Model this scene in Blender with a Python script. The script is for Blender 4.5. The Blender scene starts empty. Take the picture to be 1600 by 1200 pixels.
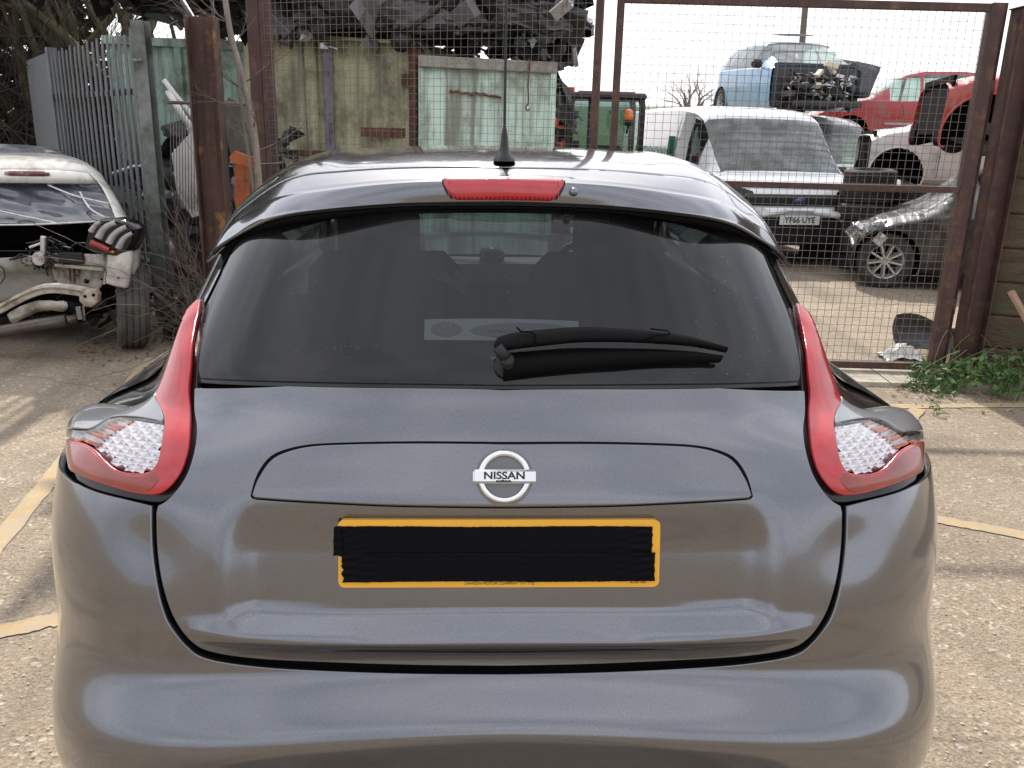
import bpy, bmesh, math, random
import numpy as np
from mathutils import Vector, Matrix, geometry
R = math.radians
random.seed(7); RNG = np.random.default_rng(7)
scene = bpy.context.scene
COL = scene.collection

# ------------------------------------------------------------------ camera
CAM_H, PITCH, ROLL, FPX = 1.60, R(16.6), R(1.5), 1340.0
cam_data = bpy.data.cameras.new('camera'); cam = bpy.data.objects.new('camera', cam_data); COL.objects.link(cam)
cam_data.sensor_width = 36.0; cam_data.lens = FPX / 1600 * 36.0
cam_data.clip_start = 0.05; cam_data.clip_end = 2000
_F = np.array([0, math.cos(PITCH), -math.sin(PITCH)]); _Rr = np.array([1.0, 0, 0]); _U = np.array([0, math.sin(PITCH), math.cos(PITCH)])
CR = _Rr * math.cos(ROLL) + _U * math.sin(ROLL); CU = _U * math.cos(ROLL) - _Rr * math.sin(ROLL); CF = _F
CP = np.array([0, 0, CAM_H])
m = Matrix(((CR[0], CU[0], -CF[0], CP[0]), (CR[1], CU[1], -CF[1], CP[1]), (CR[2], CU[2], -CF[2], CP[2]), (0, 0, 0, 1)))
cam.matrix_world = m
scene.camera = cam

# ------------------------------------------------------------------ sky, sun, exposure
SUN_EL, SUN_AZ = R(40), R(-4)          # azimuth from +Y towards +X
world = bpy.data.worlds.new('World'); scene.world = world; world.use_nodes = True
nt = world.node_tree; nt.nodes.clear()
wo = nt.nodes.new('ShaderNodeOutputWorld'); bg = nt.nodes.new('ShaderNodeBackground')
sky = nt.nodes.new('ShaderNodeTexSky'); sky.sky_type = 'NISHITA'; sky.sun_disc = False
sky.sun_elevation = SUN_EL; sky.sun_rotation = SUN_AZ; sky.dust_density = 3.0; sky.air_density = 1.0
tc = nt.nodes.new('ShaderNodeTexCoord'); mp = nt.nodes.new('ShaderNodeMapping'); mp.inputs['Scale'].default_value = (1.0, 1.0, 2.6)
nz = nt.nodes.new('ShaderNodeTexNoise'); nz.inputs['Scale'].default_value = 1.7; nz.inputs['Detail'].default_value = 7; nz.inputs['Roughness'].default_value = 0.58
rp = nt.nodes.new('ShaderNodeValToRGB'); rp.color_ramp.elements[0].position = 0.36; rp.color_ramp.elements[0].color = (0, 0, 0, 1)
rp.color_ramp.elements[1].position = 0.60; rp.color_ramp.elements[1].color = (1, 1, 1, 1)
mx = nt.nodes.new('ShaderNodeMix'); mx.data_type = 'RGBA'
cl = nt.nodes.new('ShaderNodeMix'); cl.data_type = 'RGBA'     # cloud brightness varies with a second noise
nz2 = nt.nodes.new('ShaderNodeTexNoise'); nz2.inputs['Scale'].default_value = 2.9; nz2.inputs['Detail'].default_value = 5
cl.inputs[6].default_value = (8.2, 8.8, 10.2, 1); cl.inputs[7].default_value = (14.5, 14.3, 14.2, 1)
L = nt.links.new
L(tc.outputs['Generated'], mp.inputs[0]); L(mp.outputs[0], nz.inputs['Vector']); L(mp.outputs[0], nz2.inputs['Vector'])
L(nz.outputs[0], rp.inputs[0])
fl = nt.nodes.new('ShaderNodeMapRange'); fl.inputs[1].default_value = 0; fl.inputs[2].default_value = 1; fl.inputs[3].default_value = 0.62; fl.inputs[4].default_value = 1.0
L(rp.outputs[0], fl.inputs[0]); L(fl.outputs[0], mx.inputs[0])
L(nz2.outputs[0], cl.inputs[0]); L(sky.outputs[0], mx.inputs[6]); L(cl.outputs[2], mx.inputs[7]); 
# thin cloud is brighter towards the sun
dt = nt.nodes.new('ShaderNodeVectorMath'); dt.operation = 'DOT_PRODUCT'; L(tc.outputs['Generated'], dt.inputs[0]); dt.inputs[1].default_value = (math.sin(SUN_AZ) * math.cos(SUN_EL), math.cos(SUN_AZ) * math.cos(SUN_EL), math.sin(SUN_EL))
gm = nt.nodes.new('ShaderNodeMapRange'); gm.inputs[1].default_value = -.3; gm.inputs[2].default_value = 1.0; gm.inputs[3].default_value = 1.0; gm.inputs[4].default_value = 1.3; gm.interpolation_type = 'SMOOTHSTEP'; L(dt.outputs['Value'], gm.inputs[0])
sc_ = nt.nodes.new('ShaderNodeVectorMath'); sc_.operation = 'SCALE'; L(mx.outputs[2], sc_.inputs[0]); L(gm.outputs[0], sc_.inputs['Scale']); L(sc_.outputs[0], bg.inputs[0])
bg.inputs[1].default_value = 0.10
L(bg.outputs[0], wo.inputs[0])
sun_d = bpy.data.lights.new('sun', 'SUN'); sun = bpy.data.objects.new('sun', sun_d); COL.objects.link(sun)
sun_d.energy = 4.6; sun_d.angle = R(1.2); sun_d.color = (1.0, 0.94, 0.84)
sdir = Vector((math.sin(SUN_AZ) * math.cos(SUN_EL), math.cos(SUN_AZ) * math.cos(SUN_EL), math.sin(SUN_EL)))
sun.rotation_euler = sdir.to_track_quat('Z', 'Y').to_euler()
vs = scene.view_settings; vs.view_transform = 'Standard'; vs.look = 'None'; vs.gamma = 1; vs.exposure = 0.10
try: vs.use_curve_mapping = False
except Exception: pass
scene.cycles.max_bounces = 8; scene.cycles.transparent_max_bounces = 16

# ------------------------------------------------------------------ helpers
def ray(px, py):
    u = (px - 800) / FPX; v = (600 - py) / FPX
    d = CF + u * CR + v * CU
    return d
def at_y(px, py, Y):                     # world point seen at photo pixel, at distance Y ahead
    d = ray(px, py); k = Y / d[1]; return Vector(CP + d * k)
def at_z(px, py, Z=0.0):
    d = ray(px, py); k = (Z - CAM_H) / d[2]; return Vector(CP + d * k)
def proj(P):
    P = np.asarray(P, float) - CP
    x = P @ CR; y = P @ CU; z = P @ CF
    return np.stack([800 + FPX * x / z, 600 - FPX * y / z], -1)

def tag(o, label=None, cat=None, group=None, kind=None):
    if label: o['label'] = label
    if cat: o['category'] = cat
    if group: o['group'] = group
    if kind: o['kind'] = kind
    return o
def empty(name, loc=(0, 0, 0), rz=0.0, label=None, cat=None, group=None):
    o = bpy.data.objects.new(name, None); COL.objects.link(o); o.location = loc; o.rotation_euler = (0, 0, rz)
    o.empty_display_size = 0.1
    return tag(o, label, cat, group)
def mesh_obj(name, verts, faces, mat, parent=None, smooth=False, normals=None, matidx=None):
    me = bpy.data.meshes.new(name); me.from_pydata([tuple(map(float, v)) for v in verts], [], [tuple(int(i) for i in f) for f in faces])
    mats = mat if isinstance(mat, (list, tuple)) else [mat]
    for mm in mats: me.materials.append(mm)
    if matidx is not None:
        me.polygons.foreach_set('material_index', np.asarray(matidx, dtype=np.int32))
    if smooth or normals is not None:
        me.polygons.foreach_set('use_smooth', [True] * len(me.polygons))
    if normals is not None:
        me.normals_split_custom_set_from_vertices([tuple(n) for n in normals])
    o = bpy.data.objects.new(name, me); COL.objects.link(o)
    if parent is not None: o.parent = parent
    return o
class MB:
    """collects simple solids into one mesh"""
    def __init__(s): s.v = []; s.f = []; s.sm = []
    def add(s, vs, fs, sm=False):
        b = len(s.v); s.v += [tuple(map(float, p)) for p in vs]; s.f += [tuple(i + b for i in f) for f in fs]; s.sm += [sm] * len(fs); return s
    def box(s, c, d, rot=None, bev=0.0):
        c = Vector(c); hx, hy, hz = d[0] / 2, d[1] / 2, d[2] / 2
        if bev <= 0:
            P = [Vector((x, y, z)) for x in (-hx, hx) for y in (-hy, hy) for z in (-hz, hz)]
            F = [(0, 1, 3, 2), (4, 6, 7, 5), (0, 4, 5, 1), (2, 3, 7, 6), (0, 2, 6, 4), (1, 5, 7, 3)]
        else:
            b = min(bev, hx * .9, hy * .9, hz * .9); P = []; idx = {}
            for sx in (-1, 1):
                for sy in (-1, 1):
                    for sz in (-1, 1):
                        for k in range(3):
                            q = [hx, hy, hz]
                            for j in range(3):
                                if j != k: q[j] -= b
                            idx[(sx, sy, sz, k)] = len(P); P.append(Vector((q[0] * sx, q[1] * sy, q[2] * sz)))
            F = []
            for sx in (-1, 1): F.append([idx[(sx, a, c2, 0)] for a, c2 in ((-1, -1), (1, -1), (1, 1), (-1, 1))][::sx])
            for sy in (-1, 1): F.append([idx[(a, sy, c2, 1)] for a, c2 in ((-1, -1), (1, -1), (1, 1), (-1, 1))][::-sy])
            for sz in (-1, 1): F.append([idx[(a, c2, sz, 2)] for a, c2 in ((-1, -1), (1, -1), (1, 1), (-1, 1))][::sz])
            for sx in (-1, 1):
                for sy in (-1, 1): F.append([idx[(sx, sy, -1, 0)], idx[(sx, sy, -1, 1)], idx[(sx, sy, 1, 1)], idx[(sx, sy, 1, 0)]][::sx * sy])
                for sz in (-1, 1): F.append([idx[(sx, -1, sz, 2)], idx[(sx, -1, sz, 0)], idx[(sx, 1, sz, 0)], idx[(sx, 1, sz, 2)]][::-sx * sz * -1])
            for sy in (-1, 1):
                for sz in (-1, 1): F.append([idx[(-1, sy, sz, 1)], idx[(-1, sy, sz, 2)], idx[(1, sy, sz, 2)], idx[(1, sy, sz, 1)]][::sy * sz])
            for sx in (-1, 1):
                for sy in (-1, 1):
                    for sz in (-1, 1): F.append([idx[(sx, sy, sz, k)] for k in range(3)][::sx * sy * sz])
        if rot is not None: P = [rot @ p for p in P]
        return s.add([p + c for p in P], F)
    def beam(s, a, b, w, h, up=(0, 0, 1), bev=0.0):
        a = Vector(a); b = Vector(b); d = b - a; L_ = d.length; z = d.normalized(); x = Vector(up).cross(z)
        if x.length < 1e-4: x = Vector((1, 0, 0)).cross(z)
        x.normalize(); y = z.cross(x); rot = Matrix((x, y, z)).transposed()
        return s.box((a + b) / 2, (w, h, L_), rot, bev)
    def tube(s, pts, r, n=8, cap=True, sm=True):
        pts = [Vector(p) for p in pts]; rs = r if isinstance(r, (list, tuple)) else [r] * len(pts)
        V = []; F = []; ref = None
        for i, p in enumerate(pts):
            t = (pts[min(i + 1, len(pts) - 1)] - pts[max(i - 1, 0)]);
            if t.length < 1e-9: t = Vector((0, 0, 1))
            t.normalize()
            if ref is None: ref = t.orthogonal().normalized()
            else:
                ref = ref - t * ref.dot(t)
                ref = ref.normalized() if ref.length > 1e-6 else t.orthogonal().normalized()
            w = t.cross(ref)
            for k in range(n):
                a = 2 * math.pi * k / n; V.append(p + (ref * math.cos(a) + w * math.sin(a)) * rs[i])
        for i in range(len(pts) - 1):
            for k in range(n):
                F.append((i * n + k, i * n + (k + 1) % n, (i + 1) * n + (k + 1) % n, (i + 1) * n + k))
        if cap: F.append(tuple(range(n))[::-1]); F.append(tuple((len(pts) - 1) * n + k for k in range(n)))
        return s.add(V, F, sm)
    def lathe(s, prof, n=24, M=None, sm=True, closed=False):
        V = []; F = []; M = M or Matrix.Identity(4)
        for (r, z) in prof:
            for k in range(n):
                a = 2 * math.pi * k / n; V.append(M @ Vector((r * math.cos(a), r * math.sin(a), z)))
        m_ = len(prof)
        for i in range(m_ if closed else m_ - 1):
            j = (i + 1) % m_
            for k in range(n): F.append((i * n + k, i * n + (k + 1) % n, j * n + (k + 1) % n, j * n + k))
        return s.add(V, F, sm)
    def prism(s, poly, M, h):               # poly in local xy, extruded along local z by h
        n = len(poly); V = [M @ Vector((x, y, 0)) for x, y in poly] + [M @ Vector((x, y, h)) for x, y in poly]
        F = [tuple(range(n))[::-1], tuple(range(n, 2 * n))] + [(i, (i + 1) % n, n + (i + 1) % n, n + i) for i in range(n)]
        return s.add(V, F)
    def grid(s, G, sm=True, closed=False):
        G = np.asarray(G); a, b = G.shape[:2]
        F = [(i * b + j, i * b + (j + 1) % b, (i + 1) * b + (j + 1) % b, (i + 1) * b + j) for i in range(a - 1) for j in range(b if closed else b - 1)]
        return s.add(G.reshape(-1, 3), F, sm)
    def build(s, name, mat, parent=None, sharp=None):
        me = bpy.data.meshes.new(name); me.from_pydata(s.v, [], s.f); me.materials.append(mat)
        me.polygons.foreach_set('use_smooth', s.sm)
        if sharp is not None: me.set_sharp_from_angle(angle=R(sharp))
        o = bpy.data.objects.new(name, me); COL.objects.link(o)
        if parent is not None: o.parent = parent
        return o
def copy_tree(o, parent=None):
    c = o.copy(); COL.objects.link(c)
    if parent is not None: c.parent = parent
    for ch in [x for x in o.children]:
        copy_tree(ch, c)
    return c

# ------------------------------------------------------------------ materials
def ramp(nt, stops):
    r = nt.nodes.new('ShaderNodeValToRGB'); e = r.color_ramp.elements
    while len(e) > 1: e.remove(e[-1])
    e[0].position = stops[0][0]; e[0].color = (*stops[0][1], 1)
    for p, c in stops[1:]:
        x = e.new(p); x.color = (*c, 1)
    return r
def mat(name, col=(.5, .5, .5), rough=.5, metal=0.0, coat=0.0, spec=.5, var=0.0, vscale=6.0, bump=0.0, bscale=40.0,
        dirt=None, dscale=3.0, damt=(.5, .7), stretch=(1, 1, 1), trans=0.0, emit=None, coords='Object', coat_rough=.03, rvar=0.0, alpha=None, streak=None):
    m_ = bpy.data.materials.new(name); m_.use_nodes = True; t = m_.node_tree; b = t.nodes['Principled BSDF']; L = t.links.new
    b.inputs['Base Color'].default_value = (*col, 1); b.inputs['Roughness'].default_value = rough; b.inputs['Metallic'].default_value = metal
    b.inputs['Coat Weight'].default_value = coat; b.inputs['Coat Roughness'].default_value = coat_rough; b.inputs['Specular IOR Level'].default_value = spec
    if trans: b.inputs['Transmission Weight'].default_value = trans
    if emit: b.inputs['Emission Color'].default_value = (*emit[0], 1); b.inputs['Emission Strength'].default_value = emit[1]
    if alpha is not None: b.inputs['Alpha'].default_value = alpha
    if var or bump or dirt or rvar or streak:
        tc = t.nodes.new('ShaderNodeTexCoord'); mp = t.nodes.new('ShaderNodeMapping'); mp.inputs['Scale'].default_value = stretch
        L(tc.outputs[coords], mp.inputs[0]); vec = mp.outputs[0]
        def noise(sc, det=5, ro=.6):
            n = t.nodes.new('ShaderNodeTexNoise'); n.inputs['Scale'].default_value = sc; n.inputs['Detail'].default_value = det; n.inputs['Roughness'].default_value = ro
            L(vec, n.inputs['Vector']); return n.outputs[0]
        cur = None
        if var:
            lo = tuple(c * (1 - var) for c in col); hi = tuple(min(1, c * (1 + var)) for c in col)
            r = ramp(t, [(.3, lo), (.7, hi)]); L(noise(vscale), r.inputs[0]); cur = r.outputs[0]
        if dirt:
            r = ramp(t, [(damt[0], (0, 0, 0)), (damt[1], (1, 1, 1))]); L(noise(dscale, 8, .68), r.inputs[0])
            mx = t.nodes.new('ShaderNodeMix'); mx.data_type = 'RGBA'; L(r.outputs[0], mx.inputs[0])
            if cur: L(cur, mx.inputs[6])
            else: mx.inputs[6].default_value = (*col, 1)
            mx.inputs[7].default_value = (*dirt, 1); cur = mx.outputs[2]
        if streak:                              # vertical runs of grime: (colour, lo, hi, xy scale)
            mp2 = t.nodes.new('ShaderNodeMapping'); mp2.inputs['Scale'].default_value = (streak[3], streak[3], streak[3] * .07); L(tc.outputs[coords], mp2.inputs[0])
            n = t.nodes.new('ShaderNodeTexNoise'); n.inputs['Scale'].default_value = 1.0; n.inputs['Detail'].default_value = 6; n.inputs['Roughness'].default_value = .65; L(mp2.outputs[0], n.inputs['Vector'])
            r = ramp(t, [(streak[1], (0, 0, 0)), (streak[2], (1, 1, 1))]); L(n.outputs[0], r.inputs[0])
            mx = t.nodes.new('ShaderNodeMix'); mx.data_type = 'RGBA'; L(r.outputs[0], mx.inputs[0])
            if cur: L(cur, mx.inputs[6])
            else: mx.inputs[6].default_value = (*col, 1)
            mx.inputs[7].default_value = (*streak[0], 1); cur = mx.outputs[2]
        if cur: L(cur, b.inputs['Base Color'])
        if rvar:
            mr = t.nodes.new('ShaderNodeMapRange'); mr.inputs[3].default_value = max(0, rough - rvar); mr.inputs[4].default_value = min(1, rough + rvar)
            mr.inputs[1].default_value = .3; mr.inputs[2].default_value = .7
            L(noise(vscale * 1.7), mr.inputs[0]); L(mr.outputs[0], b.inputs['Roughness'])
        if bump:
            bp = t.nodes.new('ShaderNodeBump'); bp.inputs['Strength'].default_value = bump; bp.inputs['Distance'].default_value = 1.0 / bscale
            L(noise(bscale, 6, .65), bp.inputs['Height']); L(bp.outputs[0], b.inputs['Normal'])
    return m_
def glass_mat(name, tint=(.3, .33, .34), refl=1.0, rough=0.0, haze=0.0):
    """thin pane: tinted see-through plus fresnel mirror, a little dust as diffuse"""
    m_ = bpy.data.materials.new(name); m_.use_nodes = True; t = m_.node_tree; t.nodes.clear(); L = t.links.new
    o = t.nodes.new('ShaderNodeOutputMaterial'); tr = t.nodes.new('ShaderNodeBsdfTransparent'); tr.inputs[0].default_value = (*tint, 1)
    gl = t.nodes.new('ShaderNodeBsdfGlossy'); gl.inputs['Roughness'].default_value = rough; gl.inputs[0].default_value = (refl, refl, refl, 1)
    lw = t.nodes.new('ShaderNodeLayerWeight'); lw.inputs[0].default_value = .5
    pw = t.nodes.new('ShaderNodeMath'); pw.operation = 'POWER'; L(lw.outputs['Facing'], pw.inputs[0]); pw.inputs[1].default_value = 4.2
    fr = t.nodes.new('ShaderNodeMapRange'); L(pw.outputs[0], fr.inputs[0]); fr.inputs[3].default_value = .038; fr.inputs[4].default_value = 1.0
    mx = t.nodes.new('ShaderNodeMixShader'); L(fr.outputs[0], mx.inputs[0]); L(tr.outputs[0], mx.inputs[1]); L(gl.outputs[0], mx.inputs[2])
    last = mx.outputs[0]
    if haze:
        df = t.nodes.new('ShaderNodeBsdfDiffuse'); df.inputs[0].default_value = (.5, .52, .52, 1)
        tcn = t.nodes.new('ShaderNodeTexCoord'); n = t.nodes.new('ShaderNodeTexNoise'); n.inputs['Scale'].default_value = 5; n.inputs['Detail'].default_value = 8
        L(tcn.outputs['Object'], n.inputs['Vector'])
        mr = t.nodes.new('ShaderNodeMapRange'); mr.inputs[1].default_value = .35; mr.inputs[2].default_value = .75; mr.inputs[3].default_value = haze * .3; mr.inputs[4].default_value = haze; L(n.outputs[0], mr.inputs[0])
        m2 = t.nodes.new('ShaderNodeMixShader'); L(mr.outputs[0], m2.inputs[0]); L(last, m2.inputs[1]); L(df.outputs[0], m2.inputs[2]); last = m2.outputs[0]
    L(last, o.inputs[0]); return m_
BLACK = mat('black_plastic', (.012, .012, .013), .5, spec=.4)
BLACKG = mat('black_gloss', (.008, .008, .009), .12)
RUBBER = mat('tyre_rubber', (.028, .027, .026), .85, var=.3, bump=.3, bscale=60, dirt=(.09, .08, .065), damt=(.48, .75), dscale=9)
DARK = mat('dark_cavity', (.006, .006, .006), .95, spec=.05)
# ------------------------------------------------------------------ ground
def concrete_material():
    m_ = bpy.data.materials.new('worn_concrete'); m_.use_nodes = True; t = m_.node_tree; b = t.nodes['Principled BSDF']; L = t.links.new
    geo = t.nodes.new('ShaderNodeNewGeometry'); P = geo.outputs['Position']
    def noise(s, d=6, r=.6):
        n = t.nodes.new('ShaderNodeTexNoise'); n.inputs['Scale'].default_value = s; n.inputs['Detail'].default_value = d; n.inputs['Roughness'].default_value = r; L(P, n.inputs['Vector']); return n.outputs[0]
    def mixc(f, a, c):
        mx = t.nodes.new('ShaderNodeMix'); mx.data_type = 'RGBA'; L(f, mx.inputs[0])
        for s_, v in ((6, a), (7, c)):
            if isinstance(v, tuple): mx.inputs[s_].default_value = (*v, 1)
            else: L(v, mx.inputs[s_])
        return mx.outputs[2]
    base = ramp(t, [(.3, (.215, .165, .118)), (.5, (.29, .228, .165)), (.72, (.365, .295, .22))]); L(noise(1.3, 8, .62), base.inputs[0])
    # aggregate: voronoi cells of several tones
    vo = t.nodes.new('ShaderNodeTexVoronoi'); vo.inputs['Scale'].default_value = 85; L(P, vo.inputs['Vector'])
    cr = ramp(t, [(.0, (.15, .115, .085)), (.18, (.24, .185, .135)), (.45, (.33, .262, .185)), (.75, (.40, .32, .225)), (.92, (.50, .43, .34)), (.98, (.70, .65, .58))])
    sep = t.nodes.new('ShaderNodeSeparateColor'); L(vo.outputs['Color'], sep.inputs[0]); L(sep.outputs[0], cr.inputs[0])
    vo2 = t.nodes.new('ShaderNodeTexVoronoi'); vo2.inputs['Scale'].default_value = 190; L(P, vo2.inputs['Vector'])
    sep2 = t.nodes.new('ShaderNodeSeparateColor'); L(vo2.outputs['Color'], sep2.inputs[0]); cr2 = ramp(t, [(.0, (.14, .11, .085)), (.5, (.31, .245, .175)), (.9, (.46, .39, .30))]); L(sep2.outputs[0], cr2.inputs[0])
    mask = ramp(t, [(.42, (0, 0, 0)), (.6, (1, 1, 1))]); L(noise(9, 4), mask.inputs[0])
    agg = mixc(mask.outputs[0], cr.outputs[0], cr2.outputs[0])
    half = t.nodes.new('ShaderNodeValue'); half.outputs[0].default_value = .62
    c = mixc(half.outputs[0], base.outputs[0], agg)
    # dark oily / damp patches
    dk = ramp(t, [(.52, (0, 0, 0)), (.74, (.6, .6, .6))]); L(noise(.7, 7, .65), dk.inputs[0]); c = mixc(dk.outputs[0], c, (.10, .088, .072))
    # hairline cracks and tyre-dark smears
    wp = t.nodes.new('ShaderNodeMix'); wp.data_type = 'VECTOR'; wp.inputs[0].default_value = .24; L(P, wp.inputs[4]); nn_ = t.nodes.new('ShaderNodeTexNoise'); nn_.inputs['Scale'].default_value = 1.8; nn_.inputs['Detail'].default_value = 6; L(P, nn_.inputs['Vector']); L(nn_.outputs['Color'], wp.inputs[5])
    ve = t.nodes.new('ShaderNodeTexVoronoi'); ve.feature = 'DISTANCE_TO_EDGE'; ve.inputs['Scale'].default_value = .40; L(wp.outputs[1], ve.inputs['Vector'])
    ck = ramp(t, [(.0, (.42, .42, .42)), (.004, (0, 0, 0))]); L(ve.outputs['Distance'], ck.inputs[0]); c = mixc(ck.outputs[0], c, (.07, .06, .048))
    sm = t.nodes.new('ShaderNodeMapping'); sm.inputs['Scale'].default_value = (2.6, .35, 1); L(P, sm.inputs[0]); ns = t.nodes.new('ShaderNodeTexNoise'); ns.inputs['Scale'].default_value = 1.0; ns.inputs['Detail'].default_value = 7; L(sm.outputs[0], ns.inputs['Vector'])
    sr = ramp(t, [(.52, (0, 0, 0)), (.70, (.55, .55, .55))]); L(ns.outputs[0], sr.inputs[0]); c = mixc(sr.outputs[0], c, (.13, .11, .085))
    L(c, b.inputs['Base Color']); b.inputs['Roughness'].default_value = .85; b.inputs['Specular IOR Level'].default_value = .3
    add = t.nodes.new('ShaderNodeMath'); add.operation = 'ADD'; L(vo.outputs['Distance'], add.inputs[0]); L(noise(60, 6, .7), add.inputs[1])
    bp = t.nodes.new('ShaderNodeBump'); bp.inputs['Strength'].default_value = .7; bp.inputs['Distance'].default_value = .006; L(add.outputs[0], bp.inputs['Height']); L(bp.outputs[0], b.inputs['Normal'])
    return m_
CONC = concrete_material()
def ground_sheet():
    xs = np.concatenate([[-400, -120, -40, -20], np.linspace(-12, 14, 27), [25, 50, 130, 400]])
    ys = np.concatenate([[-300, -80, -20], np.linspace(-6, 30, 37), [40, 60]])
    V = [(x, y, 0.0) for y in ys for x in xs]; n = len(xs)
    F = [(j * n + i, j * n + i + 1, (j + 1) * n + i + 1, (j + 1) * n + i) for j in range(len(ys) - 1) for i in range(n - 1)]
    o = mesh_obj('ground', V, F, CONC); tag(o, kind='structure')
ground_sheet()
# ------------------------------------------------------------------ grey crossover: body surface in car coordinates
CAR_O = np.array([0.0, 3.3, 0.0]); CYAW, CROLL = R(2.0), -R(0.7)
car_root = empty('parked_car', (-0.066, 3.3, 0), label='dark grey crossover seen from behind with black tape over its number plate', cat='car')
CM = Matrix.Rotation(CYAW, 3, 'Z') @ Matrix.Rotation(CROLL, 3, 'Y')
car_root.rotation_euler = CM.to_euler()
CMn = np.array(CM); CT = np.array([-0.066, 3.3, 0.0])
def car_to_world(P): return (np.asarray(P) - CAR_O) @ CMn.T + CT
def world_to_car(P): return (np.asarray(P) - CT) @ CMn + CAR_O
CAM_C = world_to_car(CP)
def ray_c(px, py): return ray(px, py) @ CMn
def nspline(xs, ys):                     # natural cubic spline
    xs = np.asarray(xs, float); ys = np.asarray(ys, float); n = len(xs); h = np.diff(xs)
    A = np.eye(n); b = np.zeros(n)
    for i in range(1, n - 1):
        A[i, i - 1] = h[i - 1]; A[i, i] = 2 * (h[i - 1] + h[i]); A[i, i + 1] = h[i]
        b[i] = 6 * ((ys[i + 1] - ys[i]) / h[i] - (ys[i] - ys[i - 1]) / h[i - 1])
    M_ = np.linalg.solve(A, b)
    def f(x):
        x = np.asarray(x, float); i = np.clip(np.searchsorted(xs, x) - 1, 0, n - 2); d = x - xs[i]
        return ys[i] + d * ((ys[i + 1] - ys[i]) / h[i] - h[i] * (2 * M_[i] + M_[i + 1]) / 6) + d * d * M_[i] / 2 + d ** 3 * (M_[i + 1] - M_[i]) / (6 * h[i])
    return f
def sstep(a, b, x):
    t = np.clip((x - a) / (b - a), 0, 1); return t * t * (3 - 2 * t)
RINGS = np.array([  # yc, zc, w, yw, zw, n
    (1.215, .36, .866, 1.80, .34, 3.8),
    (1.165, .50, .888, 1.80, .45, 3.8),
    (1.150, .62, .890, 1.80, .51, 3.7),
    (1.160, .687, .890, 1.80, .57, 3.6),
    (1.215, .743, .892, 1.82, .66, 3.5),
    (1.221, .80, .888, 1.82, .76, 3.4),
    (1.236, .88, .886, 1.82, .86, 3.4),
    (1.257, .97, .880, 1.83, .94, 3.3),
    (1.280, 1.04, .876, 1.85, 1.00, 3.1),
    (1.310, 1.11, .838, 1.87, 1.045, 2.9),
    (1.336, 1.160, .750, 1.88, 1.085, 2.7),
    (1.360, 1.205, .704, 1.87, 1.14, 2.6),
    (1.41, 1.262, .675, 1.88, 1.20, 2.6),
    (1.50, 1.362, .634, 1.93, 1.29, 2.6),
    (1.60, 1.472, .598, 2.0, 1.38, 2.6),
    (1.70, 1.530, .565, 2.1, 1.47, 2.6)])
_sp = [nspline(np.arange(len(RINGS)), RINGS[:, k]) for k in range(6)]
SIDE_L = 3.1
def S(s, t):
    s = np.asarray(s, float); t = np.asarray(t, float)
    yc, zc, w, yw, zw, n = [f(t) for f in _sp]
    a = np.clip(np.abs(s) / .8, 0, 1) * (math.pi / 2); sa, ca = np.sin(a), np.maximum(np.cos(a), 0)
    r = (np.maximum(sa, 1e-9) ** n + np.maximum(ca, 1e-9) ** n) ** (-1 / n)
    fx = r * sa; fy = r * ca
    ext = np.clip((np.abs(s) - .8) / .2, 0, 1) * SIDE_L
    X = w * fx; Y = yw - (yw - yc) * fy + ext
    X = X + .004 * sstep(0, .25, ext)
    Z = zc + (zw - zc) * fx ** 1.8
    # tailgate modelling: lower lip, plate recess
    lip = np.exp(-((Z - .800) / .018) ** 2) * (1 - sstep(.40, .60, X)) * .012
    W = (1 - sstep(.395, .470, X)) * sstep(.806, .842, Z) * (1 - sstep(.93, 1.035, Z))
    front = (np.abs(s) < .8)
    lip = lip * 1.25 * (1 - .50 * (1 - sstep(.17, .27, X)) * np.exp(-((Z - .813) / .007) ** 2))
    Y = Y + (-lip + .021 * W) * front
    # soft hollow beside the recess, running down from the inside of the lamp
    hollow = np.exp(-((X - .60) / .07) ** 2 - ((Z - .93) / .06) ** 2) * .010
    Y = Y + hollow * front
    return np.stack([X * np.sign(s), Y, Z], -1)
def surf(off=None):
    """surface with an offset along the normal; returns F(s,t)->(P,N)"""
    def base(s, t):
        e = 1e-3
        P = S(s, t); sm = np.clip(s, -.985, .985)
        Ps = (S(s + e, t) - S(s - e, t)); Pt = (S(s, t + e * 10) - S(s, t - e * 10))
        N = np.cross(Ps, Pt); N /= np.linalg.norm(N, axis=-1, keepdims=True) + 1e-12
        return P, N
    if off is None: return base
    def G(s, t):
        P, N = base(s, t); o = off(s, t, P); return P + N * o[..., None]
    def F(s, t):
        e = 2e-3; P = G(s, t)
        N = np.cross(G(s + e, t) - G(s - e, t), G(s, t + e * 10) - G(s, t - e * 10)); N /= np.linalg.norm(N, axis=-1, keepdims=True) + 1e-12
        return P, N
    return F
F0 = surf()
_gs, _gt = np.meshgrid(np.linspace(-.70, .70, 420), np.linspace(0, 14.6, 400), indexing='ij')
_gP, _gN = F0(_gs.ravel(), _gt.ravel()); _vis = np.sum(_gN * (_gP - CAM_C), -1) < 0.02
_gs = _gs.ravel()[_vis]; _gt = _gt.ravel()[_vis]; _gpx = proj(car_to_world(_gP[_vis]))
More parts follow.
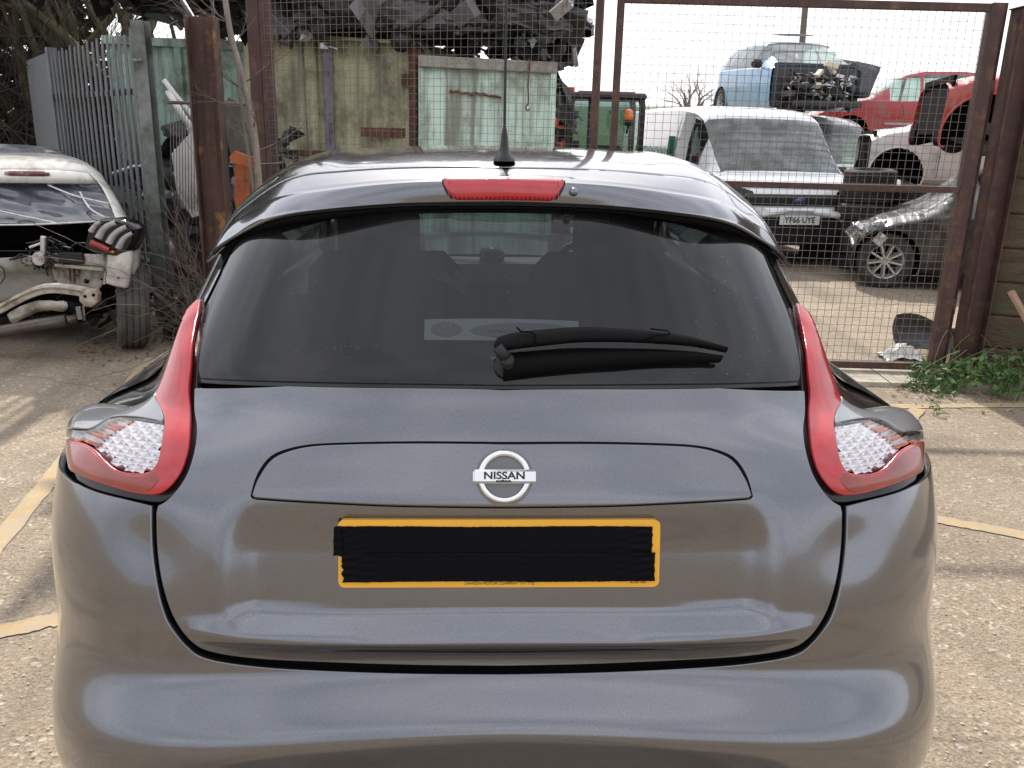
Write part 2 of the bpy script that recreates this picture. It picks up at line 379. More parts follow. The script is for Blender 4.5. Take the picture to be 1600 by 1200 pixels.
def px2st(pts):
    out = []
    for (px, py) in pts:
        k = np.argmin((_gpx[:, 0] - px) ** 2 + (_gpx[:, 1] - py) ** 2); s, t = _gs[k], _gt[k]
        for _ in range(6):
            e1, e2 = 1e-4, 1e-3
            p = proj(car_to_world(S(s, t))); ps = (proj(car_to_world(S(s + e1, t))) - p) / e1; pt = (proj(car_to_world(S(s, t + e2))) - p) / e2
            J = np.array([ps, pt]).T
            if abs(np.linalg.det(J)) < 1e3: break
            d = np.linalg.solve(J, np.array([px, py]) - p); d = np.clip(d, [-.02, -.3], [.02, .3]); s += d[0]; t += d[1]
        t = min(max(t, 0), 14.9)
        q = proj(car_to_world(S(s, t)))
        if (q[0] - px) ** 2 + (q[1] - py) ** 2 > (proj(car_to_world(S(_gs[k], _gt[k]))) - np.array([px, py])) @ (proj(car_to_world(S(_gs[k], _gt[k]))) - np.array([px, py])): s, t = _gs[k], _gt[k]
        out.append((s, t))
    return out
def sm_curve(pts, n=8, closed=False):       # Catmull-Rom through points
    P = [np.array(p, float) for p in pts]; out = []
    m_ = len(P); rng = range(m_ if closed else m_ - 1)
    for i in rng:
        p0 = P[(i - 1) % m_] if closed or i > 0 else P[i]; p1 = P[i]; p2 = P[(i + 1) % m_]; p3 = P[(i + 2) % m_] if closed or i + 2 < m_ else P[(i + 1) % m_]
        for k in range(n):
            u = k / n; out.append(.5 * ((2 * p1) + (-p0 + p2) * u + (2 * p0 - 5 * p1 + 4 * p2 - p3) * u * u + (-p0 + 3 * p1 - 3 * p2 + p3) * u ** 3))
    if not closed: out.append(P[-1])
    return out
SA, SB = 1.5, .075                           # metric-ish scaling of (s,t)
def resample(poly, d):
    P = np.array(poly); Q = np.vstack([P, P[:1]]); seg = np.linalg.norm(np.diff(Q, axis=0), axis=1); L_ = np.concatenate([[0], np.cumsum(seg)])
    n = max(8, int(L_[-1] / d)); u = np.linspace(0, L_[-1], n, endpoint=False)
    return np.stack([np.interp(u, L_, Q[:, 0]), np.interp(u, L_, Q[:, 1])], 1)
def inside(P, poly):
    x, y = P[:, 0], P[:, 1]; r = np.zeros(len(P), bool); n = len(poly)
    for i in range(n):
        x1, y1 = poly[i]; x2, y2 = poly[(i + 1) % n]
        if y1 == y2: continue
        c = ((y1 > y) != (y2 > y)) & (x < (x2 - x1) * (y - y1) / (y2 - y1) + x1); r ^= c
    return r
def inset(poly, d):
    P = np.array(poly); T = np.roll(P, -1, 0) - np.roll(P, 1, 0); T /= np.linalg.norm(T, axis=1, keepdims=True) + 1e-12
    A = np.sum(P[:, 0] * np.roll(P[:, 1], -1) - np.roll(P[:, 0], -1) * P[:, 1]); N = np.stack([-T[:, 1], T[:, 0]], 1) * (1 if A > 0 else -1)
    return P + N * d
def seg_dist(P, poly):
    D = np.full(len(P), 9.0)
    for i in range(len(poly)):
        a = poly[i]; b = poly[(i + 1) % len(poly)]; ab = b - a; t = np.clip(((P - a) @ ab) / (ab @ ab + 1e-12), 0, 1)
        D = np.minimum(D, np.linalg.norm(P - (a + t[:, None] * ab), axis=1))
    return D
def panel(name, st, material, parent, F=F0, thick=.012, step=.014, edge=.0022, rnd=.0015, holes=(), mirror=False, lift=0.0, outline_step=.007, side=1):
    """a sheet panel cut from the body surface along a closed outline given in (s,t), with a rounded edge and a return flange"""
    poly = np.array([(s * SA, t * SB) for s, t in st]);
    if mirror: poly[:, 0] *= -1
    poly = resample(poly, outline_step)
    A = np.sum(poly[:, 0] * np.roll(poly[:, 1], -1) - np.roll(poly[:, 0], -1) * poly[:, 1])
    if A < 0: poly = poly[::-1]
    loops = [poly] + [resample(np.array([(s * SA, t * SB) for s, t in h]), outline_step) for h in holes]
    inner = []
    for i, lp in enumerate(loops):
        if i > 0:
            A = np.sum(lp[:, 0] * np.roll(lp[:, 1], -1) - np.roll(lp[:, 0], -1) * lp[:, 1])
            if A > 0: lp = lp[::-1]; 
            loops[i] = lp
            P = lp; T = np.roll(P, -1, 0) - np.roll(P, 1, 0); T /= np.linalg.norm(T, axis=1, keepdims=True) + 1e-12
            inner.append(P + np.stack([-T[:, 1], T[:, 0]], 1) * edge)
        else: inner.append(inset(lp, edge))
    xs = np.arange(poly[:, 0].min(), poly[:, 0].max(), step); ys = np.arange(poly[:, 1].min(), poly[:, 1].max(), step)
    G = np.array([(x + (j % 2) * step * .5, y) for j, y in enumerate(ys) for x in xs]) if len(xs) * len(ys) else np.zeros((0, 2))
    if len(G):
        k = inside(G, inner[0])
        for h in inner[1:]: k &= ~inside(G, h)
        G = G[k]
        d = seg_dist(G, inner[0])
        for h in inner[1:]: d = np.minimum(d, seg_dist(G, h))
        G = G[d > step * .42]
    pts = [p for lp in inner for p in lp] + list(G); edges = []; b = 0
    for lp in inner:
        n = len(lp); edges += [(b + i, b + (i + 1) % n) for i in range(n)]; b += n
    vo, eo, fo, ov, oe, of = geometry.delaunay_2d_cdt([Vector(map(float, p)) for p in pts], edges, [], 0, 1e-6)
    vo = np.array([tuple(v) for v in vo]); fo = [f for f in fo]
    C = np.array([vo[list(f)].mean(0) for f in fo]); k = inside(C, inner[0])
    for h in inner[1:]: k &= ~inside(C, h)
    tri = [tuple(f) for f, kk in zip(fo, k) if kk]
    P, N = F(vo[:, 0] / SA, vo[:, 1] / SB); P = P + N * lift
    # consistent winding outward
    tri2 = []
    for f in tri:
        a, b_, c = (P[i] for i in f[:3]); n = np.cross(b_ - a, c - a); tri2.append(f if n @ N[f[0]] > 0 else f[::-1])
    V = list(P); NN = list(N)
    ind = {i: None for i in range(len(pts))}
    for new, olds in enumerate(ov):
        for o_ in olds: ind[o_] = new
    b = 0
    for lp, out in zip(inner, loops):
        n = len(lp); i0 = [ind[b + i] for i in range(n)]; b += n
        Po, No = F(out[:, 0] / SA, out[:, 1] / SB); Po = Po + No * lift
        dirn = Po - P[i0]; dirn /= np.linalg.norm(dirn, axis=1, keepdims=True) + 1e-9
        base = len(V); V += list(Po - No * rnd); e1 = No * .45 + dirn; NN += list(e1 / np.linalg.norm(e1, axis=1, keepdims=True))
        V += list(Po - No * thick); NN += list(dirn)
        for i in range(n):
            j = (i + 1) % n; q = [i0[i], i0[j], base + j, base + i]; q2 = [base + i, base + j, base + n + j, base + n + i]
            for qq in (q, q2):
                a_, b_, c_, d_ = (np.array(V[x]) for x in qq); nn = np.cross(c_ - a_, d_ - b_)
                tri2.append(tuple(qq) if nn @ (NN[qq[0]] + NN[qq[2]]) > 0 else tuple(qq[::-1]))
    V = np.array(V) - CAR_O
    return mesh_obj(name, V, tri2, material, parent, normals=NN)
def sym(left):       # left half outline (from centre top round to centre bottom) in (s,t) -> closed symmetric
    return list(left) + [(-s, t) for s, t in left[::-1]]

def paint_material():
    m_ = bpy.data.materials.new('gunmetal_paint'); m_.use_nodes = True; t = m_.node_tree; b = t.nodes['Principled BSDF']; L = t.links.new
    tc = t.nodes.new('ShaderNodeTexCoord')
    def noise(s, d=5, r=.6):
        n = t.nodes.new('ShaderNodeTexNoise'); n.inputs['Scale'].default_value = s; n.inputs['Detail'].default_value = d; n.inputs['Roughness'].default_value = r; L(tc.outputs['Object'], n.inputs['Vector']); return n.outputs[0]
    r = ramp(t, [(.3, (.150, .156, .176)), (.7, (.190, .196, .216))]); L(noise(420, 2), r.inputs[0])
    d = ramp(t, [(.50, (0, 0, 0)), (.80, (.30, .30, .30))]); L(noise(3.5, 8, .7), d.inputs[0])
    mx = t.nodes.new('ShaderNodeMix'); mx.data_type = 'RGBA'; L(d.outputs[0], mx.inputs[0]); L(r.outputs[0], mx.inputs[6]); mx.inputs[7].default_value = (.18, .178, .175, 1)
    L(mx.outputs[2], b.inputs['Base Color']); b.inputs['Metallic'].default_value = .95
    mr = t.nodes.new('ShaderNodeMapRange'); mr.inputs[1].default_value = .3; mr.inputs[2].default_value = .75; mr.inputs[3].default_value = .13; mr.inputs[4].default_value = .23; L(noise(4.2, 8, .65), mr.inputs[0]); L(mr.outputs[0], b.inputs['Roughness'])
    b.inputs['Coat Weight'].default_value = 1.0
    mr2 = t.nodes.new('ShaderNodeMapRange'); mr2.inputs[1].default_value = .35; mr2.inputs[2].default_value = .8; mr2.inputs[3].default_value = .012; mr2.inputs[4].default_value = .11; L(noise(9, 7, .7), mr2.inputs[0]); L(mr2.outputs[0], b.inputs['Coat Roughness'])
    bp = t.nodes.new('ShaderNodeBump'); bp.inputs['Strength'].default_value = .05; bp.inputs['Distance'].default_value = .004; L(noise(14, 3), bp.inputs['Height']); L(bp.outputs[0], b.inputs['Coat Normal'])
    return m_
PAINT = paint_material()

# ---- outlines (photograph pixels, left half; mirrored about the car's centre plane)
def left(pts): return [(min(s, 0.0) if False else s, t) for s, t in px2st(pts)]
gap = sm_curve([(303, 606), (302, 640), (306, 672), (301, 710), (287, 748), (262, 780), (246, 790)], 5)
gap2 = sm_curve([(243, 800), (244, 850), (250, 900), (262, 945), (276, 975), (298, 1003), (328, 1019), (400, 1030), (520, 1036), (660, 1040), (782, 1041)], 5)
tg = px2st([(782, 609), (600, 606), (450, 603)] + gap + gap2); tg[0] = (0.0, tg[0][1]); tg[-1] = (0.0, tg[-1][1])
tailgate = panel('tailgate', sym(tg), PAINT, car_root, step=.012)
# bumper with the rear corners
bt = sm_curve([(782, 1053), (640, 1052), (500, 1048), (400, 1042), (322, 1030), (290, 1010), (266, 980), (252, 945), (243, 900), (237, 850), (236, 800)], 5)
bt_st = px2st(bt); bt_st[0] = (0.0, bt_st[0][1])
lampbot = px2st(sm_curve([(236, 790), (200, 781), (150, 768), (112, 752)], 4))
lb_last = lampbot[-1]
bump = bt_st + lampbot + [(-.70, lb_last[1] + .05), (-.80, lb_last[1] + .05), (-.835, lb_last[1] - .3), (-.838, 4.2), (-.828, 2.6), (-.822, 1.0), (-.80, .45), (-.6, .4), (-.3, .4), (0, .4)]
bumper = panel('bumper', sym(bump), PAINT, car_root, step=.014)
# inner shell behind all gaps
g1, g2 = np.meshgrid(np.linspace(-.86, .86, 90), np.linspace(.5, 14.3, 90), indexing='ij')
P, N = F0(g1.ravel(), g2.ravel())
Pi = P - N * .022
keep = lambda: None
fi = []
tt = g2.reshape(90, 90); 
for i in range(89):
    for j in range(89):
        if tt[i, j] < 10.9: fi.append((i * 90 + j, (i + 1) * 90 + j, (i + 1) * 90 + j + 1, i * 90 + j + 1))
mesh_obj('inner_shell', Pi - CAR_O, fi, DARK, car_root, smooth=True)
# sides forward of the bumper (fenders, doors)
def side_sheet(name, t0, t1, s0, s1, material, parent, lift=0.0, mirror=False, F=F0, n=(24, 40)):
    a, b_ = np.meshgrid(np.linspace(s0, s1, n[0]), np.linspace(t0, t1, n[1]), indexing='ij'); a = a * (1 if mirror else -1)
    P, N = F(a.ravel(), b_.ravel()); P = P + N * lift
    G = P.reshape(n[0], n[1], 3) - CAR_O; F_ = [(i * n[1] + j, (i + 1) * n[1] + j, (i + 1) * n[1] + j + 1, i * n[1] + j + 1)[::(1 if mirror else -1)] for i in range(n[0] - 1) for j in range(n[1] - 1)]
    return mesh_obj(name, G.reshape(-1, 3), F_, material, parent, normals=N)
for mir in (False, True):
    side_sheet('body_side', .45, 11.1, .70, 1.0, PAINT, car_root, lift=-.003, mirror=mir, n=(60, 80))
    side_sheet('shoulder_panel', 8.6, 11.3, .50, .71, PAINT, car_root, lift=-.009, mirror=mir, n=(24, 40))
# ---- rear glass
GLASS_REAR = glass_mat('tinted_rear_glass', (.20, .235, .25), 1.0, .0, haze=.018)
gl_left = px2st(sm_curve([(782, 601), (600, 598), (450, 595), (330, 591), (309, 589)], 6) + sm_curve([(306, 580), (309, 550), (320, 500), (335, 455), (352, 408), (372, 372)], 6)[1:])
gl_left[0] = (0.0, gl_left[0][1])
top_t = 14.25
s_end = gl_left[-1][0]
gl_left += [(s_end * k, gl_left[-1][1] + (top_t - gl_left[-1][1]) * (1 - k ** 2.2)) for k in (.9, .75, .6, .45, .3, .15)] + [(0, top_t)]
rear_glass = panel('rear_window', sym(gl_left), GLASS_REAR, car_root, step=.014, thick=.003, lift=-.004)
# black ceramic border + seal round it, drawn behind the pane as a sheet with a hole
def shrink(st, ds, dt):
    c = np.array([0, 12.4]); return [(s * (1 - ds), c[1] + (t - c[1]) * (1 - dt)) for s, t in st]
outer = [(s * 1.04 if abs(s) > .05 else s, t - (.13 if t < 11.6 else -.10)) for s, t in sym(gl_left)]
frit = panel('window_seal', outer, BLACKG, car_root, step=.016, thick=.003, lift=-.0085, holes=[shrink(sym(gl_left), .045, .075)])
# black pillar either side of the glass and side windows
for mir in (False, True):
    side_sheet('side_pillar', 11.3, 13.5, .36, .53, BLACKG, car_root, lift=-.010, mirror=mir, n=(24, 30))
    side_sheet('rear_pillar', 10.9, 14.6, .51, .73, PAINT, car_root, lift=-.007, mirror=mir, n=(14, 30))
    side_sheet('side_window', 11.05, 14.9, .72, .885, GLASS_REAR, car_root, lift=-.010, mirror=mir, n=(30, 30))

# ---- roof and spoiler: one flowing sheet, split at a seam
_ry = np.linspace(1.5, 3.4, 200); _rz_s = nspline([1.50, 1.575, 1.64, 1.75, 1.95, 2.2, 2.6, 3.0, 3.4], [1.492, 1.5135, 1.5275, 1.541, 1.552, 1.5575, 1.548, 1.515, 1.45])
xs_l = np.array([0, .20, .338, .45, .525, .575, .600]); ylow = nspline(xs_l, [1.572, 1.588, 1.618, 1.678, 1.745, 1.768, 1.778]); zlow = nspline(xs_l, [1.469, 1.463, 1.450, 1.425, 1.388, 1.356, 1.332])
yup = nspline(xs_l, [1.575, 1.600, 1.650, 1.725, 1.786, 1.795, 1.793]); zup = nspline(xs_l, [1.5135, 1.505, 1.488, 1.462, 1.425, 1.385, 1.345])
_yl0, _yu0 = ylow, yup
ylow = lambda x: _yl0(x) - .026 * sstep(.15, .42, x)
yup = lambda x: _yu0(x) - .022 * sstep(.15, .42, x)
def zroof(x, y):
    w = .60 + .045 * min(max((y - 1.6) / .9, 0), 1); u = abs(x) / w
    z = float(_rz_s(min(y, 3.4))) - .042 * u * u - .105 * max(0, (u - .60) / .40) ** 2.0
    return z + .005 * float(sstep(.50, .62, u)) * min(1, max(0, (y - 1.66) / .15)) - (.0)
def top_pt(a, v):            # a: 0..1 half width, v: 0..1 from the trailing edge forward
    x0 = a * .598 * (1 - .015 * a * a); y0 = float(yup(a * .598)) + .010; z0 = float(zup(a * .598)) + .0015
    y = y0 + (3.30 - y0) * v; x1 = a * .645; x = x0 + (x1 - x0) * min(1, (y - y0) / .7)
    k = math.exp(-(y - y0) / (.05 + .10 * a ** 3)); zr = zroof(x, y)
    return np.array([x, y, zr * (1 - k) + z0 * k])
ax = np.concatenate([-np.linspace(0, 1, 60)[:0:-1], np.linspace(0, 1, 60)])
SEAM = .048
def seamv(a): return SEAM * (1 - .62 * a ** 4)
vr = np.linspace(0, 1, 50) ** 1.5
rowsR = []; rowsS = []
for a in ax:
    aa = abs(a); sg = 1 if a >= 0 else -1; x = aa * .598; sv = seamv(aa)
    fl = lambda p: np.array([p[0] * sg, p[1], p[2]]) - CAR_O
    e0 = top_pt(aa, sv + .0016)
    rowsR.append([fl(e0 + np.array([0, .0005, -.010])), fl(e0 + np.array([0, 0, -.0012]))] + [fl(top_pt(aa, sv + .0022 + (1 - sv - .0022) * v)) for v in vr])
    lo = np.array([x, float(ylow(x)), float(zlow(x))]); up = np.array([x * (1 - .015 * aa * aa), float(yup(x)), float(zup(x))])
    mid = (lo + up) / 2 + np.array([.002, -.006 * (1 - aa ** 4), 0])
    pts = [lo + np.array([-.006, .05, .004]), lo + np.array([0, .010, -.004]), lo + np.array([0, -.001, .003]), lo * .72 + mid * .28 + np.array([0, -.002, 0]), mid, up * .75 + mid * .25 + np.array([0, -.001, 0]), up + np.array([0, .002, -.003])]
    pts = sm_curve(pts, 3) + [top_pt(aa, sv * k) for k in np.linspace(0, 1, 9)]
    pts += [top_pt(aa, sv) + np.array([0, .0004, -.0012]), top_pt(aa, sv) + np.array([0, .0006, -.010])]
    rowsS.append([fl(p) for p in pts])
mb = MB(); mb.grid(np.array(rowsR)); roof = mb.build('roof', PAINT, car_root)
mb = MB(); mb.grid(np.array(rowsS)); spoiler = mb.build('spoiler', PAINT, car_root)
# high level brake light
def sp_pt(a, k):             # a across, k 0 low .. 1 up on spoiler face
    x = abs(a); lo = np.array([x, float(ylow(x)), float(zlow(x))]); up = np.array([x, float(yup(x)), float(zup(x))])
    p = lo + (up - lo) * k; p[1] -= .006 * math.sin(k * math.pi); return np.array([p[0] * (1 if a >= 0 else -1), p[1], p[2]])
RED = mat('red_lens', (.46, .012, .020), .16, coat=1.0, coat_rough=.06, var=.12, vscale=30, bump=.12, bscale=220)
REDD = mat('deep_red_lens', (.30, .012, .014), .25, coat=1.0, coat_rough=.05)
rows = []; 
for a in np.linspace(-.108, .108, 37):
    e = abs(a) / .108; lowk = .16 + .70 * max(0, (e - .76) / .24) ** 2; col_ = []
    for q, k in enumerate(np.linspace(lowk, 1.10, 12)):
        p = sp_pt(a, min(k, 1.0)); out = .0065 * (1 - abs(2 * q / 11 - 1) ** 6) * (1 - e ** 10)
        p[1] -= out + .001; p[2] += .004 * max(0, k - 1.0) * 10 * .9; 
        if k > 1: p[1] += .012 * (k - 1) * 10
        col_.append(p - CAR_O)
    rows.append(col_)
mb = MB(); mb.grid(np.array(rows)); hb = mb.build('brake_light', RED, car_root)
mb = MB()
for i in range(26): 
    a = -.098 + i * .00784; p1 = sp_pt(a, .24); p2 = sp_pt(a, .95); mb.beam(p1 - CAR_O + np.array([0, -.0068, 0]), p2 - CAR_O + np.array([0, -.0068, 0]), .0012, .0016)
mb.build('lens_ribs', REDD, hb)
rows = []
for a in np.linspace(-.111, .111, 41):
    e = abs(a) / .111; lowk = .12 + .72 * max(0, (e - .78) / .22) ** 2
    rows.append([sp_pt(a, min(k, 1.0)) - CAR_O + np.array([0, -.0008, 0]) for k in np.linspace(lowk, 1.0, 8)])
mb = MB(); mb.grid(np.array(rows)); mb.build('gasket', BLACK, hb)
# washer nozzle to the right of it
pn = sp_pt(.126, .58) - CAR_O; mb = MB(); Mn = Matrix.Translation(Vector(pn)) @ Matrix.Rotation(R(90), 4, 'X')
mb.lathe([(.0, .012), (.005, .0115), (.0075, .009), (.008, .0), (.008, -.004)], 20, Mn); mb.build('washer_jet', PAINT, car_root)
# black gasket strip under the spoiler, standing in for its underside shadow
rows = []
for a in np.linspace(-.575, .575, 80):
    x = abs(a); lo = np.array([x, float(ylow(x)), float(zlow(x))]); r = [lo + np.array([-.002, .009, -.005]), lo + np.array([-.008, .045, -.020]), lo + np.array([-.010, .060, .012])]
    rows.append([np.array([p[0] * (1 if a >= 0 else -1), p[1], p[2]]) - CAR_O for p in r])
mb = MB(); mb.grid(np.array(rows)); mb.build('spoiler_underside_shade', BLACK, car_root)

# ---- aerial
pa = world_to_car(at_y(788, 246, 1.72)) 
za = float(_rz_s(1.72)) + .001; pa = np.array([pa[0], 1.72, za]) - CAR_O
mb = MB(); prof = [(0, .031, .017), (.006, .028, .015), (.014, .019, .0125), (.024, .0125, .010), (.045, .009, .0085), (.060, .0058, .0058), (.066, .0040, .0040)]
G = [[(pa[0] + rx_ * .70 * math.cos(a), pa[1] + .04 * z_ * 5 * 0 + rx_ * 1.3 * math.sin(a) + z_ * .15, pa[2] + z_) for a in np.linspace(0, 2 * math.pi, 20, endpoint=False)] for z_, rx_, _ in prof]
mb.grid(np.array(G), closed=True); aer = mb.build('aerial', BLACK, car_root)
mb = MB(); b0 = Vector((pa[0], pa[1] + .009, pa[2] + .06)); 
pts = [b0 + Vector((.004 * k / 60, .10 * k / 60, .40 * k / 60)) for k in range(61)]; mb.tube(pts, [.0029 - .0011 * k / 60 for k in range(61)], 8)
mb.build('aerial_mast', BLACK, aer)

# ---- tail lamps
LENS_TOP = mat('smoked_lens_top', (.20, .205, .22), .25, coat=1.0, coat_rough=.03, var=.15, vscale=9)
REFL = mat('lamp_reflector', (.80, .78, .78), .24, metal=1.0)
AMBER = mat('amber_bulb_cover', (.75, .30, .10), .3, metal=.4)
CLEAR = glass_mat('clear_lamp_cover', (.93, .93, .95), 1.0, .0)
def q(zx, zy): return (80 + zx / 3.158, 440 + zy / 3.158)
lamp_full = [q(*p) for p in sm_curve([(742, 66), (738, 130), (722, 200), (714, 300), (708, 420), (702, 540), (710, 640), (712, 740), (700, 850), (664, 960), (610, 1035), (550, 1082), (490, 1090), (400, 1075), (300, 1052), (190, 1020), (110, 975)], 4)] + \
            [q(*p) for p in sm_curve([(92, 930), (80, 860), (76, 780), (84, 712), (130, 672), (200, 630), (262, 602), (340, 606), (430, 614), (492, 592), (540, 520), (575, 440), (612, 335), (655, 215), (700, 115)], 4)]
red_main = [q(*p) for p in sm_curve([(738, 84), (730, 150), (716, 210), (704, 310), (697, 430), (688, 540), (694, 640), (692, 740), (682, 840), (650, 940), (600, 1012), (545, 1050), (480, 1052), (400, 1040), (300, 1012), (190, 975), (110, 940)], 4)] + \
           [q(*p) for p in sm_curve([(90, 900), (84, 840), (90, 788), (140, 808), (200, 822), (250, 850), (300, 900), (350, 938), (420, 955), (500, 952), (535, 930), (560, 880), (575, 780), (578, 690), (545, 600), (560, 520), (590, 430), (626, 325), (664, 215), (704, 120)], 4)]
clear_part = [q(*p) for p in sm_curve([(94, 742), (160, 760), (225, 762), (265, 745), (300, 720), (345, 704), (440, 706), (530, 716), (574, 728), (570, 790), (556, 872), (530, 924), (496, 944), (420, 948), (356, 930), (306, 892), (258, 842), (205, 812), (140, 798), (92, 778)], 4, closed=True)]
top_part = [q(*p) for p in sm_curve([(88, 735), (92, 700), (140, 664), (200, 628), (262, 604), (340, 610), (430, 617), (490, 600), (530, 560), (545, 600), (570, 660), (574, 716), (530, 712), (440, 700), (345, 698), (296, 712), (255, 740), (215, 756), (160, 752)], 4, closed=True)]
low_part = [q(*p) for p in sm_curve([(88, 798), (140, 816), (200, 832), (248, 862), (300, 914), (350, 950), (420, 966), (500, 962), (545, 940), (560, 980), (530, 1020), (480, 1042), (400, 1030), (300, 1004), (190, 968), (112, 934), (92, 890)], 4, closed=True)]
LOWR = mat('brownish_red_lens', (.25, .028, .020), .2, coat=1.0, coat_rough=.03, var=.25, vscale=14, bump=.15, bscale=160)
def bulge(h):
    def off(s, t, P):
        d = seg_dist(np.stack([np.abs(s).ravel() * -SA * -1 * -1, t.ravel() * SB], 1), _lampnp).reshape(np.shape(s)) if _lampnp is not None else 0
        return h * (1 - np.exp(-(d / .018) ** 1.3))
    return off
lamp_st = px2st(lamp_full); _lampnp = resample(np.array([(s * SA, t * SB) for s, t in lamp_st]), .012)
FB = surf(bulge(.016))
for mir in (False, True):
    lamp = panel('tail_lamp', lamp_st, BLACKG, car_root, mirror=mir, step=.014, thick=.02, lift=-.006)
    st = px2st(red_main); panel('red_lens', st, RED, lamp, F=FB, mirror=mir, step=.009, thick=.012, lift=.001)
    st = px2st(low_part); panel('lower_red_lens', st, LOWR, lamp, F=FB, mirror=mir, step=.009, thick=.006, lift=.0022)
    st = px2st(top_part); panel('smoked_cover', st, LENS_TOP, lamp, F=FB, mirror=mir, step=.009, thick=.012, lift=.0012)
    st = px2st(clear_part); panel('clear_cover', st, CLEAR, lamp, F=FB, mirror=mir, step=.009, thick=.004, lift=.0012)
    # reflector: faceted bowl behind the cover
    stn = np.array([(s, t) for s, t in st]); c0 = stn.min(0); c1 = stn.max(0); mbr = MB(); mba = MB()
    nx_, ny_ = 22, 15; sg = -1 if mir else 1; polyc = np.array(stn) * [SA, SB]
    def rp_(sx_, tx_, d_):
        P_, N_ = FB(np.array([sx_]), np.array([tx_])); p = (P_ + N_ * d_)[0] - CAR_O; p[0] *= sg; return p
    span = c1 - c0
    for i in range(nx_):
        for j in range(ny_):
            sc = c0 + span * ((np.array([i, j]) + .5) / [nx_, ny_]); pq = np.array([[sc[0], sc[1]]])
            if not inside(pq * [SA, SB], polyc)[0]: continue
            hs = span / [nx_, ny_] * .5
            if i >= 14:      # sparkling inner reflector
                dep = [-.009] * 4; cen = -.0045
                Q = [rp_(sc[0] + aa * hs[0], sc[1] + bb * hs[1], dd) for (aa, bb), dd in zip(((-1, -1), (1, -1), (1, 1), (-1, 1)), dep)] + [rp_(sc[0] + hs[0] * (.45 if (i + j) % 2 else -.45), sc[1] + hs[1] * (.3 if j % 2 else -.3) + hs[1] * RNG.uniform(-.15, .15), cen)]
                mbr.add(Q, [(0, 1, 4), (1, 2, 4), (2, 3, 4), (3, 0, 4)])
            else:            # louvred outer reflector with the amber bulb cover behind it
                Q = [rp_(sc[0] - hs[0], sc[1] - hs[1], -.004), rp_(sc[0] + hs[0], sc[1] - hs[1], -.004), rp_(sc[0] + hs[0], sc[1] + hs[1] * .5, -.013), rp_(sc[0] - hs[0], sc[1] + hs[1] * .5, -.013), rp_(sc[0] + hs[0], sc[1] + hs[1], -.004), rp_(sc[0] - hs[0], sc[1] + hs[1], -.004)]
                (mba if (9 <= i <= 13 and j % 3 != 0 and (i + j) % 5 != 0) else mbr).add(Q, [(0, 1, 2, 3), (3, 2, 4, 5)])
    mbr.build('reflector', REFL, lamp); mba.build('indicator_bulb', AMBER, lamp)

# ---- handle strip above the plate
strip = px2st(sm_curve([(782, 694), (650, 693), (540, 695), (480, 699), (440, 710), (420, 724), (405, 748), (396, 774)], 6) + sm_curve([(398, 777), (470, 782), (600, 788), (700, 790), (782, 791)], 6))
strip[0] = (0.0, strip[0][1]); strip[-1] = (0.0, strip[-1][1])
def soff(s, t, P): return np.full(np.shape(s), .005) + .004 * sstep(8.6, 7.7, t) 
panel('handle_strip', sym(strip), PAINT, car_root, F=surf(soff), step=.012, thick=.012, edge=.003, rnd=.0022)
stg = px2st(sm_curve([(782, 690), (650, 689), (538, 691), (476, 695), (434, 706), (414, 721), (399, 746), (390, 778)], 6) + sm_curve([(398, 781), (470, 786), (600, 792), (700, 794), (782, 795)], 6))
stg[0] = (0.0, stg[0][1]); stg[-1] = (0.0, stg[-1][1])
panel('strip_seal', sym(stg), DARK, car_root, F=F0, step=.016, thick=.004, lift=.0012)

# ---- badge
CHROME = mat('chrome', (.80, .80, .82), .12, metal=1.0)
SATIN = mat('satin_metal', (.55, .55, .56), .3, metal=1.0)
PB, NB = surf(soff)(np.array([0.0]), np.array([float(px2st([(782, 745)])[0][1])])); PB = Vector(PB[0] - CAR_O); NB = Vector(NB[0]).normalized()
Xb = Vector((1, 0, 0)); Yb = NB.cross(Xb).normalized(); MBg = Matrix.Translation(PB + NB * .001) @ Matrix((Xb, Yb, NB)).transposed().to_4x4()
def ring_prof(r0, r1, h, n=64, M=None):
    mb = MB(); pr = [(r0, 0), (r0 + .0006, h * .55), (r0 + .0022, h * .82), (r0 + .0045, h), (r1 - .0045, h), (r1 - .0022, h * .82), (r1 - .0006, h * .55), (r1, 0)]
    mb.lathe(pr, n, M); return mb
badge = ring_prof(.0325, .0435, .0065, M=MBg).build('badge', CHROME, car_root, sharp=40)
mb = MB(); mb.lathe([(0.0, .0006), (.0455, .0006), (.047, 0)], 48, MBg); mb.build('badge_back', mat('badge_back', (.11, .115, .125), .3, coat=.8), badge)
mb = MB(); mb.box((0, 0, .0052), (.101, .0225, .0095), bev=.0035)
mb.v = [tuple(MBg @ Vector(v)) for v in mb.v]; mb.build('badge_bar', mat('badge_bar', (.78, .79, .80), .22, metal=.85), badge)
INK = mat('black_ink', (.01, .01, .012), .5)
def text(name, body, size, M, parent, material, ext=.0004, align='CENTER', sx=1.0, sh=0.0, off=0.0, spacing=1.0):
    c = bpy.data.curves.new(name, 'FONT'); c.body = body; c.size = size; c.extrude = ext; c.align_x = align; c.align_y = 'CENTER'; c.shear = sh; c.offset = off; c.space_character = spacing
    c.materials.append(material); tmp = bpy.data.objects.new('tmp', c); COL.objects.link(tmp)
    bpy.context.view_layer.update(); me = bpy.data.meshes.new_from_object(tmp.evaluated_get(bpy.context.evaluated_depsgraph_get())); bpy.data.objects.remove(tmp)
    me.name = name; o = bpy.data.objects.new(name, me); COL.objects.link(o); o.parent = parent
    o.matrix_local = M @ Matrix.Diagonal((sx, 1, 1, 1)); return o
